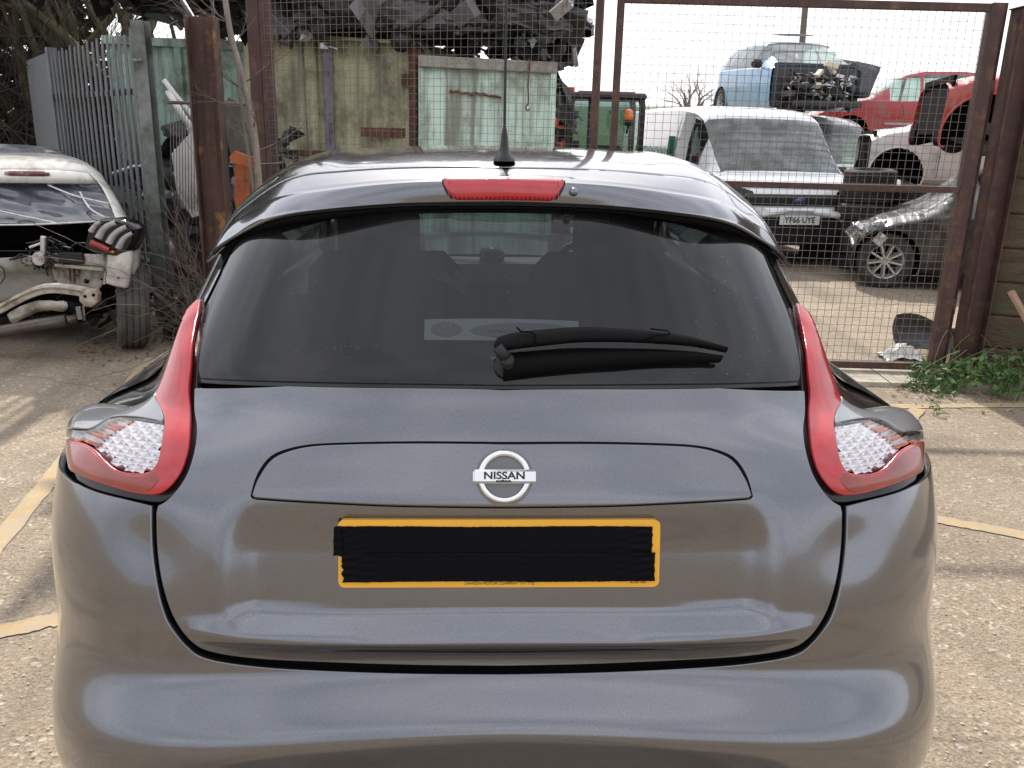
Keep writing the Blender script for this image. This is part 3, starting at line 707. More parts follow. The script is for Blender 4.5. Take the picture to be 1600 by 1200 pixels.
text('badge_lettering', 'NISSAN', .0162, MBg @ Matrix.Translation((0, 0.0008, .0101)), badge, INK, sx=1.22, off=.0005, spacing=1.0)

mb = MB(); r = random.Random(3)
cp = [(-.013 + i * .0026 + r.gauss(0, .0004), -.0075 + (r.uniform(0, .0016) if i % 2 else r.uniform(.001, .0028))) for i in range(10)]
cp = [(x, y) for x, y in cp] + [(.012, -.0092), (-.014, -.0092)]; mb.add([MBg @ Vector((x, y, .0106)) for x, y in cp], [tuple(range(len(cp)))[::-1]]); mb.build('chipped_patch', INK, badge)
# ---- number plate with tape
PLATE = mat('yellow_plate', (.80, .40, .015), .28, coat=.6, var=.04, vscale=12)
pc = Vector(world_to_car(at_y(781, 865, 1.251))) - Vector(CAR_O)
tl = R(12); Np = Vector((0, -math.cos(tl), math.sin(tl))); Xp = Vector((1, 0, 0)); Yp = Np.cross(Xp).normalized()
pc.y += .0; MP = Matrix.Translation(pc) @ Matrix((Xp, Yp, Np)).transposed().to_4x4()
def rrect(w, h, r, n=6):
    P = []
    for cx, cy, a0 in ((w / 2 - r, h / 2 - r, 0), (-w / 2 + r, h / 2 - r, 90), (-w / 2 + r, -h / 2 + r, 180), (w / 2 - r, -h / 2 + r, 270)):
        for k in range(n + 1): a = R(a0 + 90 * k / n); P.append((cx + r * math.cos(a), cy + r * math.sin(a)))
    return P
mb = MB(); mb.prism(rrect(.52, .111, .010), MP @ Matrix.Translation((0, 0, -.012)), .0125); plate = mb.build('number_plate', PLATE, car_root, sharp=40)
TAPE = mat('black_tape', (.002, .002, .004), .36, spec=.08, bump=.12, bscale=160, stretch=(.02, 1, 1), rvar=.08, vscale=9)
def tape(name, x0, x1, y0, y1, z, seed, jag=.0025):
    r = np.random.default_rng(seed); nx_, ny_ = 110, 14; rows = []
    ph = r.random(6) * 6
    for i in range(nx_ + 1):
        u = i / nx_; col_ = []
        for j in range(ny_ + 1):
            v = j / ny_; xa = x0 + jag * r.standard_normal() * .5 if i == 0 else x0; xb = x1 + (jag * .25 * r.standard_normal() if i == nx_ else 0)
            x = x0 + (x1 - x0) * u + (xa - x0) * (1 - u) + (xb - x1) * u
            y = y0 + (y1 - y0) * v + .0006 * math.sin(u * 9 + ph[0]) + (.0008 * r.standard_normal() * .3 if j in (0, ny_) else 0)
            wr = 0
            e = max(0, 1 - u / .16) ** 1.2 + max(0, (u - .80) / .20) ** 1.4   # creases near the ends
            wr = e * .0011 * (math.sin(38 * u + 11 * v + ph[1]) * math.sin(13 * v - 21 * u + ph[2]) + .6 * math.sin(70 * u - 25 * v + ph[3]) + .7 * abs(math.sin(24 * (u + .5 * v) + ph[4])))
            wr += .00012 * math.sin(v * 60 + ph[5])
            if x < -.262: wr -= 0
            col_.append(tuple(MP @ Vector((x, y, z + wr))))
        rows.append(col_)
    mb = MB(); mb.grid(np.array(rows)); return mb.build(name, TAPE, plate)
tape('tape', -.2665, .247, -.003, .045, .0016, 3); tape('tape', -.2530, .252, -.0455, .002, .0032, 5)
mb = MB(); mb.add([MP @ Vector(p) for p in ((-.2675, -.001, .001), (-.2520, -.004, .0045), (-.254, .044, .004), (-.2665, .044, .001), (-.268, .02, -.004))], [(0, 1, 2, 3, 4)]); mb.build('tape', TAPE, plate)
text('plate_small_print', 'LAWSON MOTOR COMPANY  ST7 1TZ', .0062, MP @ Matrix.Translation((.0, -.0492, .0009)), plate, INK, ext=.0001, sx=1.05)
text('plate_small_print', 'BS AU 145d', .0052, MP @ Matrix.Translation((.225, -.0478, .0009)), plate, INK, ext=.0001)

# ---- wiper
def gp(px, py, h):
    (s_, t_), = px2st([(px, py)]); P_, N_ = F0(np.array([s_]), np.array([t_])); return Vector((P_ + N_ * h)[0] - CAR_O)
mb = MB()
arm_px = [(772, 552), (800, 546), (850, 541), (900, 537), (960, 537), (1020, 540), (1070, 544), (1128, 553)]
hh = [.030, .034, .036, .036, .034, .032, .028, .018]; ww = [.0105, .0125, .0125, .0115, .010, .0085, .0065, .0025]
arm_px = sm_curve(arm_px, 4); n = len(arm_px)
rows = []
for i, p in enumerate(arm_px):
    u = i / (n - 1); h = np.interp(u, np.linspace(0, 1, 8), hh); w = np.interp(u, np.linspace(0, 1, 8), ww); c = gp(p[0], p[1], h)
    Nn = Vector((0, -.75, .66)); Up = Vector((0, .66, .75)); e = min(1, u / .015 + .25)
    rows.append([tuple(c + Up * (w * a * e) + Nn * (b * e)) for a, b in ((-1.1, -.010), (-1.15, -.002), (-.95, .003), (-.3, .006), (.3, .006), (.85, .003), (1.0, -.001), (1.0, -.008))])
mb.grid(np.array(rows), closed=True); mb.add(rows[0], [tuple(range(8))]); mb.add(rows[-1], [tuple(range(8))[::-1]])
wip = mb.build('wiper_arm', mat('wiper_plastic', (.004, .004, .005), .5, spec=.14, bump=.2, bscale=300), car_root)
mb = MB()
bl = sm_curve([(835, 556), (900, 553), (980, 553), (1060, 556), (1116, 566)], 5)
rows = []
for xx, ya, yb in ((786, 566, 593), (800, 561, 591), (850, 556, 585), (900, 554, 580), (960, 553, 576), (1020, 554, 571), (1080, 558, 570), (1122, 564, 569)):  # blade drawn deep enough to include its shadow and reflection on the glass
    a_ = gp(xx, ya, .020); b_ = gp(xx, yb, .006); c_ = gp(xx, yb - 2, .0); d_ = gp(xx, ya, .004); rows.append([a_, (a_ + b_) / 2 + Vector((0, -.003, .002)), b_, c_, d_])
mb.grid(np.array([[tuple(p) for p in r_] for r_ in rows]), closed=True); mb.add(rows[0], [(0, 1, 2, 3, 4)]); mb.add(rows[-1], [(4, 3, 2, 1, 0)])
mb.build('wiper_blade', mat('blade_rubber', (.003, .003, .004), .6, spec=.1), wip)
mb = MB(); mb.tube([gp(px_, py_, h_) for px_, py_, h_ in ((806, 533, .046), (812, 540, .047), (828, 541, .048), (833, 546, .048), (833, 556, .040))], .0016, 5); mb.tube([gp(px_, py_, h_) for px_, py_, h_ in ((1004, 534, .044), (1030, 536, .042), (1034, 541, .042), (1012, 543, .042), (1000, 548, .036))], .0014, 5); tag(mb.build('clip_seam', DARK, wip), kind='stuff')
pp = gp(792, 572, .0); Mw = Matrix.Translation(pp) @ Vector((0, -.75, .66)).to_track_quat('Z', 'Y').to_matrix().to_4x4()
mb = MB(); mb.lathe([(.0, .028), (.010, .028), (.012, .024), (.012, .006), (.021, .005), (.022, -.002)], 28, Mw); mb.build('wiper_spindle', BLACK, wip)
mb = MB(); mb.tube([gp(790, 570, .026), gp(778, 556, .030)], .010, 12); mb.build('arm_joint', BLACK, wip)

# ---- drops of rain on the glass
WATER = mat('water_drop', (.9, .92, .95), .02, trans=.0, spec=1.0, metal=.0)
mb = MB(); r = random.Random(4)
def drop(px, py, rr):
    try: c = gp(px, py, -.003)
    except Exception: return
    V = []; 
    for k in range(6):
        a = k * math.pi / 3; V.append(c + Vector((math.cos(a) * rr, -.45 * rr * 0 + math.sin(a) * rr * .66, math.sin(a) * rr * .75)))
    V.append(c + Vector((0, -.75, .66)) * rr * .55); mb.add(V, [(k, (k + 1) % 6, 6) for k in range(6)], True)
for k in range(70): drop(r.uniform(560, 1130), 331 + abs(r.gauss(0, 9)) + abs(r.uniform(560, 1130) - 800) * 0, r.uniform(.0007, .0018))
for k in range(60): drop(1150 + r.gauss(0, 30), r.uniform(395, 585), r.uniform(.0008, .002))
for k in range(28): drop(r.gauss(520, 50), r.gauss(543, 6), r.uniform(.0007, .0017))
for k in range(60): drop(r.uniform(340, 1180), r.uniform(380, 585), r.uniform(.0006, .0016))
GW = glass_mat('rain_water', (.85, .88, .92), 1.0)
mb.build('raindrops', GW, car_root); tag(bpy.data.objects['raindrops'], kind='stuff')

# ---- wheels, underside, nose
RIM = mat('alloy_rim', (.45, .46, .48), .35, metal=.9)
def wheel(name, c, parent, r=.335, w=.22, rimr=.215, spokes=5, steer=0.0, rim_mat=None, loc_off=None, lean=0.0, tyre_mat=None, bare=False):
    Mx = Matrix.Translation(Vector(c)) @ Matrix.Rotation(steer, 4, 'Z') @ Matrix.Rotation(lean, 4, 'Y') @ Matrix.Rotation(R(90), 4, 'Y')
    h = w / 2; prof = [(rimr, -h * .92), (rimr + .02, -h), (r - .05, -h * 1.02), (r - .015, -h * .93), (r - .004, -h * .80)]
    for k in range(4):
        x0 = -h * .8 + k * h * .4; prof += [(r, x0 + .004), (r, x0 + h * .4 - .009), (r - .009, x0 + h * .4 - .007), (r - .009, x0 + h * .4 - .001)]
    prof += [(r - .004, h * .80), (r - .015, h * .93), (r - .05, h * 1.02), (rimr + .02, h), (rimr, h * .92)]
    mb = MB(); mb.lathe(prof, 40, Mx); whl = mb.build(name, tyre_mat or RUBBER, parent, sharp=35)
    if not bare:
        mb = MB(); mb.lathe([(rimr, -h * .92), (rimr - .012, -h * .8), (rimr - .03, -h * .3), (rimr - .03, h * .5), (rimr - .012, h * .85), (rimr, h * .92)], 32, Mx); mb.lathe([(0, h * .55), (.035, h * .55), (.045, h * .45)], 16, Mx); mb.lathe([(0, -h * .55), (.035, -h * .55), (.045, -h * .45)], 16, Mx)
        for k in range(spokes):
            for sgn in (-1, 1):
                a = 2 * math.pi * k / spokes; 
                p0 = Mx @ Vector((.03 * math.cos(a), .03 * math.sin(a), sgn * h * .5)); p1 = Mx @ Vector(((rimr - .01) * math.cos(a), (rimr - .01) * math.sin(a), sgn * h * .74))
                ax_ = (Mx.to_3x3() @ Vector((0, 0, 1)))
                mb.beam(p0, p1, .02, .15 / math.sqrt(spokes), up=ax_)
        mb.build('rim', rim_mat or RIM, whl)
    return whl
for x in (-.785, .785):
    for y in (1.92, 4.45): wheel('wheel', Vector((x, y, .335)) - Vector(CAR_O), car_root)
mb = MB(); mb.box(Vector((0, 3.2, .33)) - Vector(CAR_O), (1.45, 3.5, .16), bev=.04); mb.box(Vector((0, 1.5, .42)) - Vector(CAR_O), (1.2, .35, .2), bev=.05); mb.build('underbody', BLACK, car_root)
# lower bumper in dark plastic
lowst = [(0, 1.2), (-.3, 1.2), (-.5, 1.15), (-.62, 1.1), (-.62, .1), (-.3, .1), (0, .1)]
panel('lower_valance', sym(lowst), BLACK, car_root, F=F0, step=.03, lift=-.012)
# front: bonnet and windscreen surround, screen
rows = []
for v in np.linspace(0, 1, 20):
    y = 3.55 + v * 1.55; z = 1.10 - .05 * v - .30 * max(0, v - .75) ** 1.2 * 2; w = .80 - .10 * v ** 3
    rows.append([(x * w, y + .0, z - .05 * x ** 2 - .22 * max(0, abs(x) - .8) * 2) for x in np.linspace(-1, 1, 25)])
mb = MB(); mb.grid(np.array(rows) - CAR_O); mb.build('bonnet', PAINT, car_root)
mb = MB(); mb.box(Vector((0, 5.1, .6)) - Vector(CAR_O), (1.5, .2, .62), bev=.08); mb.build('front_bumper', PAINT, car_root)
WS = glass_mat('windscreen_glass', (.72, .80, .76), 1.0)
rows = [[(x * (.58 + .12 * v), 3.22 + .50 * v + .06 * (1 - x * x), 1.475 - .40 * v - .03 * x * x) for x in np.linspace(-1, 1, 15)] for v in np.linspace(0, 1, 10)]
mb = MB(); mb.grid(np.array(rows) - CAR_O); mb.build('windscreen', WS, car_root)
for sx in (-1, 1):
    mb = MB(); mb.tube([Vector((sx * .60, 3.2, 1.46)) - Vector(CAR_O), Vector((sx * .72, 3.75, 1.10)) - Vector(CAR_O)], .035, 8); mb.build('pillar', PAINT, car_root)

# ---- cabin seen through the tinted glass
TRIM = mat('grey_trim', (.05, .05, .053), .7); FAB = mat('seat_fabric', (.045, .045, .05), .9, var=.2, vscale=30); HEAD = mat('headlining', (.42, .42, .40), .9)
def cbox(name, c, d, m_, bev=.03, rx=0):
    mb = MB(); mb.box(Vector(c) - Vector(CAR_O), d, rot=Matrix.Rotation(R(rx), 3, 'X'), bev=bev); return mb.build(name, m_, car_root)
for sx in (-1, 1):
    s_ = cbox('front_seat', (sx * .36, 2.75, .92), (.50, .14, .60), FAB, .06, -14)
    mb = MB(); mb.box(Vector((sx * .36, 2.66, 1.29)) - Vector(CAR_O), (.25, .11, .20), bev=.05); mb.build('headrest', FAB, s_)
    r_ = cbox('rear_seat', (sx * .33, 2.02, .82), (.62, .13, .58), FAB, .05, -16)
    mb = MB(); mb.box(Vector((sx * .36, 1.90, 1.17)) - Vector(CAR_O), (.25, .09, .14), bev=.04); mb.build('headrest', FAB, r_)
cbox('dashboard', (0, 3.50, .97), (1.35, .42, .24), TRIM, .06)
cbox('parcel_shelf', (0, 1.72, .98), (1.1, .40, .025), TRIM, .01)
cbox('cabin_floor', (0, 2.6, .45), (1.5, 2.3, .05), TRIM, .01)
cbox('headlining', (0, 2.50, 1.465), (.80, 1.2, .02), HEAD, .008)
mb = MB(); Mst = Matrix.Translation(Vector((.36, 3.18, 1.03)) - Vector(CAR_O)) @ Matrix.Rotation(R(68), 4, 'X')
mb.lathe([(.175 + .014 * math.cos(a), .014 * math.sin(a)) for a in np.linspace(0, 2 * math.pi, 10, endpoint=False)], 36, Mst, closed=True); mb.box(Vector((.36, 3.18, 1.03)) - Vector(CAR_O), (.32, .03, .05)); mb.build('steering_wheel', BLACK, car_root)
mb = MB(); mb.box(Vector((0, 3.30, 1.385)) - Vector(CAR_O), (.22, .03, .065), bev=.012); mb.build('rear_view_mirror', BLACK, car_root)
mb = MB(); Mv = Matrix.Translation(Vector((-.01, 3.42, 1.095)) - Vector(CAR_O)); mb.lathe([(0, .05), (.04, .045), (.05, .03), (.05, 0)], 20, Mv); mb.build('dash_speaker', BLACKG, car_root)
# crumpled paper on the dash, dealer sticker low in the rear glass
PAPER = mat('paper', (.78, .78, .74), .8)
mb = MB(); r = random.Random(9); V = []
for i in range(7):
    for j in range(7): V.append(Vector((-.20 + i * .02 + r.gauss(0, .004), 2.62 + j * .018, 1.16 + r.gauss(0, .012) - i * .008)) - Vector(CAR_O))
mb.add(V, [(i * 7 + j, i * 7 + j + 1, (i + 1) * 7 + j + 1, (i + 1) * 7 + j) for i in range(6) for j in range(6)]); mb.build('crumpled_paper', PAPER, car_root)
STK = mat('sticker_film', (.055, .066, .068), .5); STKD = mat('sticker_ink', (.035, .036, .045), .5); STKL = mat('sticker_letters', (.075, .08, .082), .5)
stick = panel('window_sticker', px2st([(663, 497), (780, 496), (905, 500), (905, 533), (780, 531), (662, 530)]), STK, car_root, step=.03, thick=.0005, lift=-.0035, edge=.0005, rnd=.0002)
def ell(cx, cy, rx, ry): return [(cx + rx * math.cos(a), cy + ry * math.sin(a)) for a in np.linspace(0, 2 * math.pi, 28, endpoint=False)]
panel('sticker_oval', px2st(ell(697, 513, 25, 11.5)), STKD, stick, step=.03, thick=.0004, lift=-.0031, edge=.0004, rnd=.0002)
panel('sticker_oval', px2st(ell(816, 515, 82, 12)), STKD, stick, step=.03, thick=.0004, lift=-.0031, edge=.0004, rnd=.0002)
def glass_frame(px, py, h):
    c = gp(px, py, h); c2 = gp(px, py - 12, h); x_ = (gp(px + 12, py, h) - c).normalized(); y_ = (c2 - c); n_ = x_.cross(y_).normalized(); y_ = n_.cross(x_)
    return Matrix.Translation(c) @ Matrix((x_, y_, n_)).transposed().to_4x4()
text('sticker_lettering', 'LM', .0125, glass_frame(698, 508, -.0025), stick, STKL, ext=.0001)
text('sticker_lettering', 'C', .011, glass_frame(697, 518, -.0025), stick, STKL, ext=.0001)
text('sticker_lettering', 'LAWSON MOTOR COMPANY', .0088, glass_frame(815, 514, -.0025), stick, STKL, ext=.0001)
# ------------------------------------------------------------------ yellow lines, threshold, field
YEL = mat('worn_yellow_paint', (.52, .34, .13), .85, var=.15, vscale=14, dirt=(.40, .32, .22), damt=(.36, .52), dscale=11, bump=.3, bscale=90)
def strip_line(name, pts, w, z=.004):
    pts = [Vector((p.x, p.y, 0)) for p in pts]; V = []; F = []; r = random.Random(len(pts) * 7 + int(w * 1000))
    n = 40
    for i in range(n + 1):
        u = i / n * (len(pts) - 1); k = min(int(u), len(pts) - 2); p = pts[k].lerp(pts[k + 1], u - k); d = (pts[k + 1] - pts[k]).normalized(); q_ = Vector((-d.y, d.x, 0))
        V += [p + q_ * (w / 2 + r.gauss(0, .004)) + Vector((0, 0, z)), p - q_ * (w / 2 + r.gauss(0, .004)) + Vector((0, 0, z))]
    F = [(2 * i, 2 * i + 1, 2 * i + 3, 2 * i + 2) for i in range(n)]
    o = mesh_obj(name, V, F, YEL); tag(o, kind='structure'); return o
strip_line('painted_line', [at_z(-80, 945), at_z(100, 722), at_z(238, 560)], .085)
strip_line('painted_line', [at_z(-200, 1030), at_z(140, 958)], .085)
strip_line('painted_line', [at_z(1300, 637), at_z(1700, 632)], .085)
strip_line('painted_line', [at_z(1434, 640), at_z(1330, 800)], .085, .008)
strip_line('painted_line', [at_z(1380, 797), at_z(1700, 855)], .085)
# concrete threshold under the gate
gA = at_z(1468, 588); gB = at_y(942, 200, 5.85); gB.z = 0
CONC2 = mat('pale_concrete', (.46, .41, .34), .85, var=.2, vscale=5, dirt=(.25, .21, .16), damt=(.45, .7), dscale=6, bump=.5, bscale=60)
dgt = (gA - gB).normalized(); gn = Vector((dgt.y, -dgt.x, 0))
mb = MB(); 
for i in range(6):
    a = gB + dgt * (-3.0 + i * 1.25); b = gB + dgt * (-3.0 + (i + 1) * 1.25 - .012)
    if i > 4: continue
    q_ = [a + gn * .30, b + gn * .30, b - gn * .10, a - gn * .10]
    V = [Vector((p.x, p.y, -.02)) for p in q_] + [Vector((p.x, p.y, .028)) for p in q_]; mb.add(V, [(4, 5, 6, 7), (0, 1, 5, 4), (1, 2, 6, 5), (2, 3, 7, 6), (3, 0, 4, 7)])
o = mb.build('threshold_slab', CONC2); tag(o, kind='structure')
# field rising behind the yard
GRASSF = mat('field_grass', (.075, .13, .028), .9, var=.3, vscale=.3, bump=.3, bscale=8)
V = []; F = []; xs = np.linspace(-260, 300, 40); ys = [58, 75, 95, 120, 150, 190, 240, 300, 380]
for j, y in enumerate(ys):
    for x in xs: V.append((x, y, -.1 + 7.6 * float(sstep(55, 240, y)) + .7 * math.sin(x * .03 + j)))
n = len(xs); F = [(j * n + i, j * n + i + 1, (j + 1) * n + i + 1, (j + 1) * n + i) for j in range(len(ys) - 1) for i in range(n - 1)]
o = mesh_obj('field', V, F, GRASSF, smooth=True); tag(o, kind='structure')

# ------------------------------------------------------------------ gate
RUSTB = mat('rust_brown_paint', (.070, .034, .029), .62, var=.25, vscale=5, dirt=(.17, .085, .045), damt=(.50, .70), dscale=9, bump=.25, bscale=70, streak=((.055, .03, .026), .52, .66, 22))
WIRE = mat('galvanised_wire', (.20, .175, .16), .5, metal=.35)
def post(name, base, top_z, w, d, yawv, label, cat='post', ibeam=False, material=RUSTB, group=None, cap=False):
    base = Vector((base[0], base[1], 0)); a = math.atan2(yawv.y, yawv.x); root = None
    Mz = Matrix.Translation(base) @ Matrix.Rotation(a, 4, 'Z'); mb = MB(); h = top_z + .3; t = .012
    def bx(cx, cy, sx, sy, cz=None, sz=None):
        c = Vector((cx, cy, (cz if cz is not None else h / 2 - .3))); b0 = len(mb.v); mb.box(c, (sx, sy, sz or h), bev=.003); mb.v[b0:] = [tuple(Mz @ Vector(v)) for v in mb.v[b0:]]
    if ibeam: bx(-w / 2 + t / 2, 0, t, d); bx(w / 2 - t / 2, 0, t, d); bx(0, 0, w - 2 * t - .002, t)
    else: bx(0, 0, w, d)
    if cap: bx(0, 0, w + .02, d + .02, top_z + .006, .010)
    o = mb.build(name, material); tag(o, label, cat, group); return o
def gate_leaf(A, B, top, label, mid_z, stile=.045, brace=None):
    """A hinge end, B meeting end (ground points)"""
    A = Vector((A.x, A.y, 0)); B = Vector((B.x, B.y, 0)); u = (B - A).normalized(); Lg = (B - A).length; nrm = Vector((u.y, -u.x, 0))
    root = empty('gate_leaf', A, 0, label, 'gate', 'two mesh gate leaves')
    P = lambda s_, z, o=0.0: u * s_ + nrm * o + Vector((0, 0, z))
    def bar(name, p, q_, w, d, material=RUSTB):
        mb = MB(); mb.beam(p, q_, w, d, up=(nrm if abs((q_ - p).normalized().z) > .5 else Vector((0, 0, 1))), bev=.003); return mb.build(name, material, root)
    z0 = .045
    bar('stile', P(stile * 1.0, z0), P(stile * 1.0, top), stile * 1.9, .045); bar('stile', P(Lg - stile / 2, z0), P(Lg - stile / 2, top), .045, stile)
    bar('top_rail', P(stile * 2, top - .025), P(Lg - stile, top - .025), .044, .048); bar('bottom_rail', P(stile * 2, z0 + .025), P(Lg - stile, z0 + .025), .044, .048)
    bar('middle_rail', P(stile * 2, mid_z), P(Lg - stile, mid_z), .040, .040)
    mb = MB(); p_ = .0505; n = int((Lg - .06) / p_); r = random.Random(3)
    for i in range(n):
        s_ = .05 + i * p_; bow = r.gauss(0, .0015); mb.tube([P(s_ + bow * math.sin(k), z0 + .03 + (top - z0 - .05) * k / 5, .026) for k in range(6)], .0018, 4, cap=False)
    nz_ = int((top - .1) / p_)
    for j in range(nz_):
        z = z0 + .05 + j * p_; bow = r.gauss(0, .0015); mb.tube([P(.04 + (Lg - .07) * k / 6, z + bow * math.sin(k * 1.3), .030) for k in range(7)], .0018, 4, cap=False)
    w = mb.build('wire_mesh', WIRE, root); tag(w, kind='stuff')
    # hinges
    for z in (.5, top - .5):
        mb = MB(); mb.tube([P(-.01, z - .05), P(-.01, z + .05)], .018, 10); mb.build('hinge', RUSTB, root)
    return root
topR = at_y(1560, 6, gA.y).z
hR = gA.copy(); leafR = gate_leaf(hR, gB + dgt * .05, topR, 'right mesh gate leaf whose bottom rail crosses above the pale concrete', at_y(1320, 294, 5.7).z)
gC = at_y(416, 200, 6.75); gC.z = 0
hook = gate_leaf(gC, gB - dgt * .035, 3.45, 'left mesh gate leaf in front of the khaki and mint skips', 1.15)
mb = MB(); mb.tube([Vector((0, 0, 1.0)) + (gB - gC) * .985 + Vector((0, -.05, 0)), Vector((0, 0, 1.5)) + (gB - gC) * .985 + Vector((0, -.05, 0))], .01, 8); mb.build('drop_bolt', RUSTB, hook)
pR = gA + dgt * .16
post('gate_post', pR, at_y(1590, 22, pR.y).z + .03, .15, .15, dgt, 'dark rusty steel upright right of the right gate leaf against the sleeper wall', ibeam=True, cap=True)
pR2 = gA + dgt * .02 + Vector((0, .12, 0))
post('gate_post', pR2, topR + .02, .10, .08, dgt, 'thin brown upright that the right gate leaf hangs on', ibeam=False)
post('gate_post', gC + Vector((-.05, .02, 0)), 3.6, .09, .09, dgt, 'brown hinge post at the left end of the left gate leaf')
rp = at_y(336, 320, 5.95)
rpost = post('steel_column', rp, at_y(320, 26, 5.95).z, .185, .16, Vector((1, .1, 0)), 'rust streaked brown steel column between the palisade fence and the gate', cat='column', ibeam=True,
     material=mat('rusted_steel', (.082, .040, .030), .7, var=.3, vscale=6, dirt=(.33, .17, .06), damt=(.55, .68), dscale=5, bump=.4, bscale=50, streak=((.04, .022, .018), .48, .62, 18)))

# ------------------------------------------------------------------ palisade fence
GALV = mat('weathered_galvanised_steel', (.19, .20, .215), .58, metal=.25, var=.25, vscale=7, dirt=(.12, .13, .12), damt=(.50, .72), dscale=7, streak=((.09, .10, .09), .5, .72, 30))
GALVG = mat('algae_stained_post', (.20, .215, .215), .7, metal=.1, var=.2, vscale=5, dirt=(.07, .085, .055), damt=(.42, .62), dscale=4)
fA = at_z(262, 507); fA = Vector((fA.x, fA.y, 0)); ftop = at_y(244, 42, fA.y).z
fB = at_y(80, 85, 9.6); fB.z = 0
fu = (fB - fA).normalized(); fn = Vector((fu.y, -fu.x, 0)); fL = (fB - fA).length
if fn.y > 0: fn = -fn
fence = empty('palisade_fence', fA, 0, 'grey galvanised palisade fence with pointed pales behind the white wreck', 'fence')
npale = 18
def pale(h, lean):
    w = .062; d = .012; prof = [(-w / 2, -d), (-w / 4, 0), (0, -d * .55), (w / 4, 0), (w / 2, -d)]; t = .003
    V = []; hs = [.03, h - .14, h - .06, h]; ws = [1, 1, .8, .12]
    for z, k in zip(hs, ws):
        for (a, b) in prof: V.append(fu * (a * k + lean * z) + fn * (-b * 1.0 + .03) + Vector((0, 0, z)))
        for (a, b) in prof[::-1]: V.append(fu * (a * k + lean * z) + fn * (-b + .03 - t) + Vector((0, 0, z)))
    F = [(i * 10 + j, i * 10 + (j + 1) % 10, (i + 1) * 10 + (j + 1) % 10, (i + 1) * 10 + j) for i in range(3) for j in range(10)] + [tuple(30 + j for j in range(10))]
    return V, F
r = random.Random(2)
pm = [mesh_obj('pale', *pale(ftop - .02 + r.uniform(-.02, .02), r.gauss(0, .004)), GALV, fence) for _ in range(4)]
for k in range(npale):
    o = pm[k] if k < 4 else pm[k % 4].copy()
    if k >= 4: COL.objects.link(o); o.parent = fence
    o.location = fu * (.16 + k * (fL - .2) / npale)
for z in (.45, ftop - .45):
    mb = MB(); mb.beam(fu * .05 + Vector((0, 0, z)), fu * fL + Vector((0, 0, z)), .045, .045); mb.build('rail', GALV, fence)
for s_, mt in ((0, GALVG), (fL, GALV)):
    mb = MB(); c = fu * s_; w = .105
    a = math.atan2(fu.y, fu.x); Mz = Matrix.Translation(c) @ Matrix.Rotation(a + (R(45) if s_ == 0 else 0), 4, 'Z')
    for cx, cy, sx, sy in ((0, -.045, w, .006), (0, .045, w, .006), (0, 0, .006, .083)):
        b0 = len(mb.v); mb.box((cx, cy, ftop / 2 + .02), (sx, sy, ftop + .04)); mb.v[b0:] = [tuple(Mz @ Vector(v)) for v in mb.v[b0:]]
    mb.build('post', mt, fence)
mb = MB(); mb.tube([Vector((0, 0, at_y(244, 96, fA.y).z)) + Vector((-.05, -.06, 0)), Vector((0, 0, at_y(244, 96, fA.y).z)) + Vector((.02, -.09, 0))], .012, 8); mb.build('bolt', GALV, fence)
e1 = at_y(44, 108, 11.4); e1.z = 0
mb = MB(); d_ = (e1 - fB); q_ = [fB + d_ * .02, e1]; nn = Vector((-d_.y, d_.x, 0)).normalized() * .02
mb.beam(q_[0] + Vector((0, 0, (ftop) / 2)), q_[1] + Vector((0, 0, ftop / 2)), ftop, .03, up=nn.normalized())
o = mb.build('steel_sheet_panel', GALV); tag(o, 'plain flat grey steel sheet panel at the far end of the palisade fence', 'panel')

# ------------------------------------------------------------------ sleeper wall on the right
SLP = mat('old_sleeper_timber', (.115, .078, .050), .85, var=.35, vscale=4, bump=.8, bscale=30, stretch=(.25, 2.5, 4), dirt=(.10, .11, .055), damt=(.5, .72), dscale=2.5)
wA = pR + dgt * .08 + Vector((.02, .05, 0)); wall = empty('sleeper_wall', wA, 0, 'wall of stacked dark timber sleepers right of the gate', 'wall')
wdir = Vector((.93, -.37, 0)).normalized(); r = random.Random(8)
k = 0
for row in range(13):
    s0 = 0; z = .0 + row * .228; off = r.uniform(-.012, .012)
    for j in range(2):
        Ls = 1.25 if j == 0 else 1.25; mb = MB(); mb.beam(wdir * (s0 + .003) + Vector((0, off, z + .112)), wdir * (s0 + Ls - .01) + Vector((0, off + r.uniform(-.008, .008), z + .112 + r.uniform(-.004, .004))),   .224, .13, up=(wdir.cross(Vector((0, 0, 1)))), bev=.012)
        mb.build('sleeper', SLP, wall); s0 += Ls
mb = MB(); mb.beam(at_y(1585, 455, 4.9) - wA + Vector((-.02, 0, 0)), at_y(1660, 600, 4.6) - wA, .05, .02); mb.build('plank', mat('pale_plank', (.30, .20, .13), .8, var=.3, vscale=20), None).location = wA
o = bpy.data.objects['plank']; tag(o, 'pale broken plank leaning against the sleeper wall', 'plank')
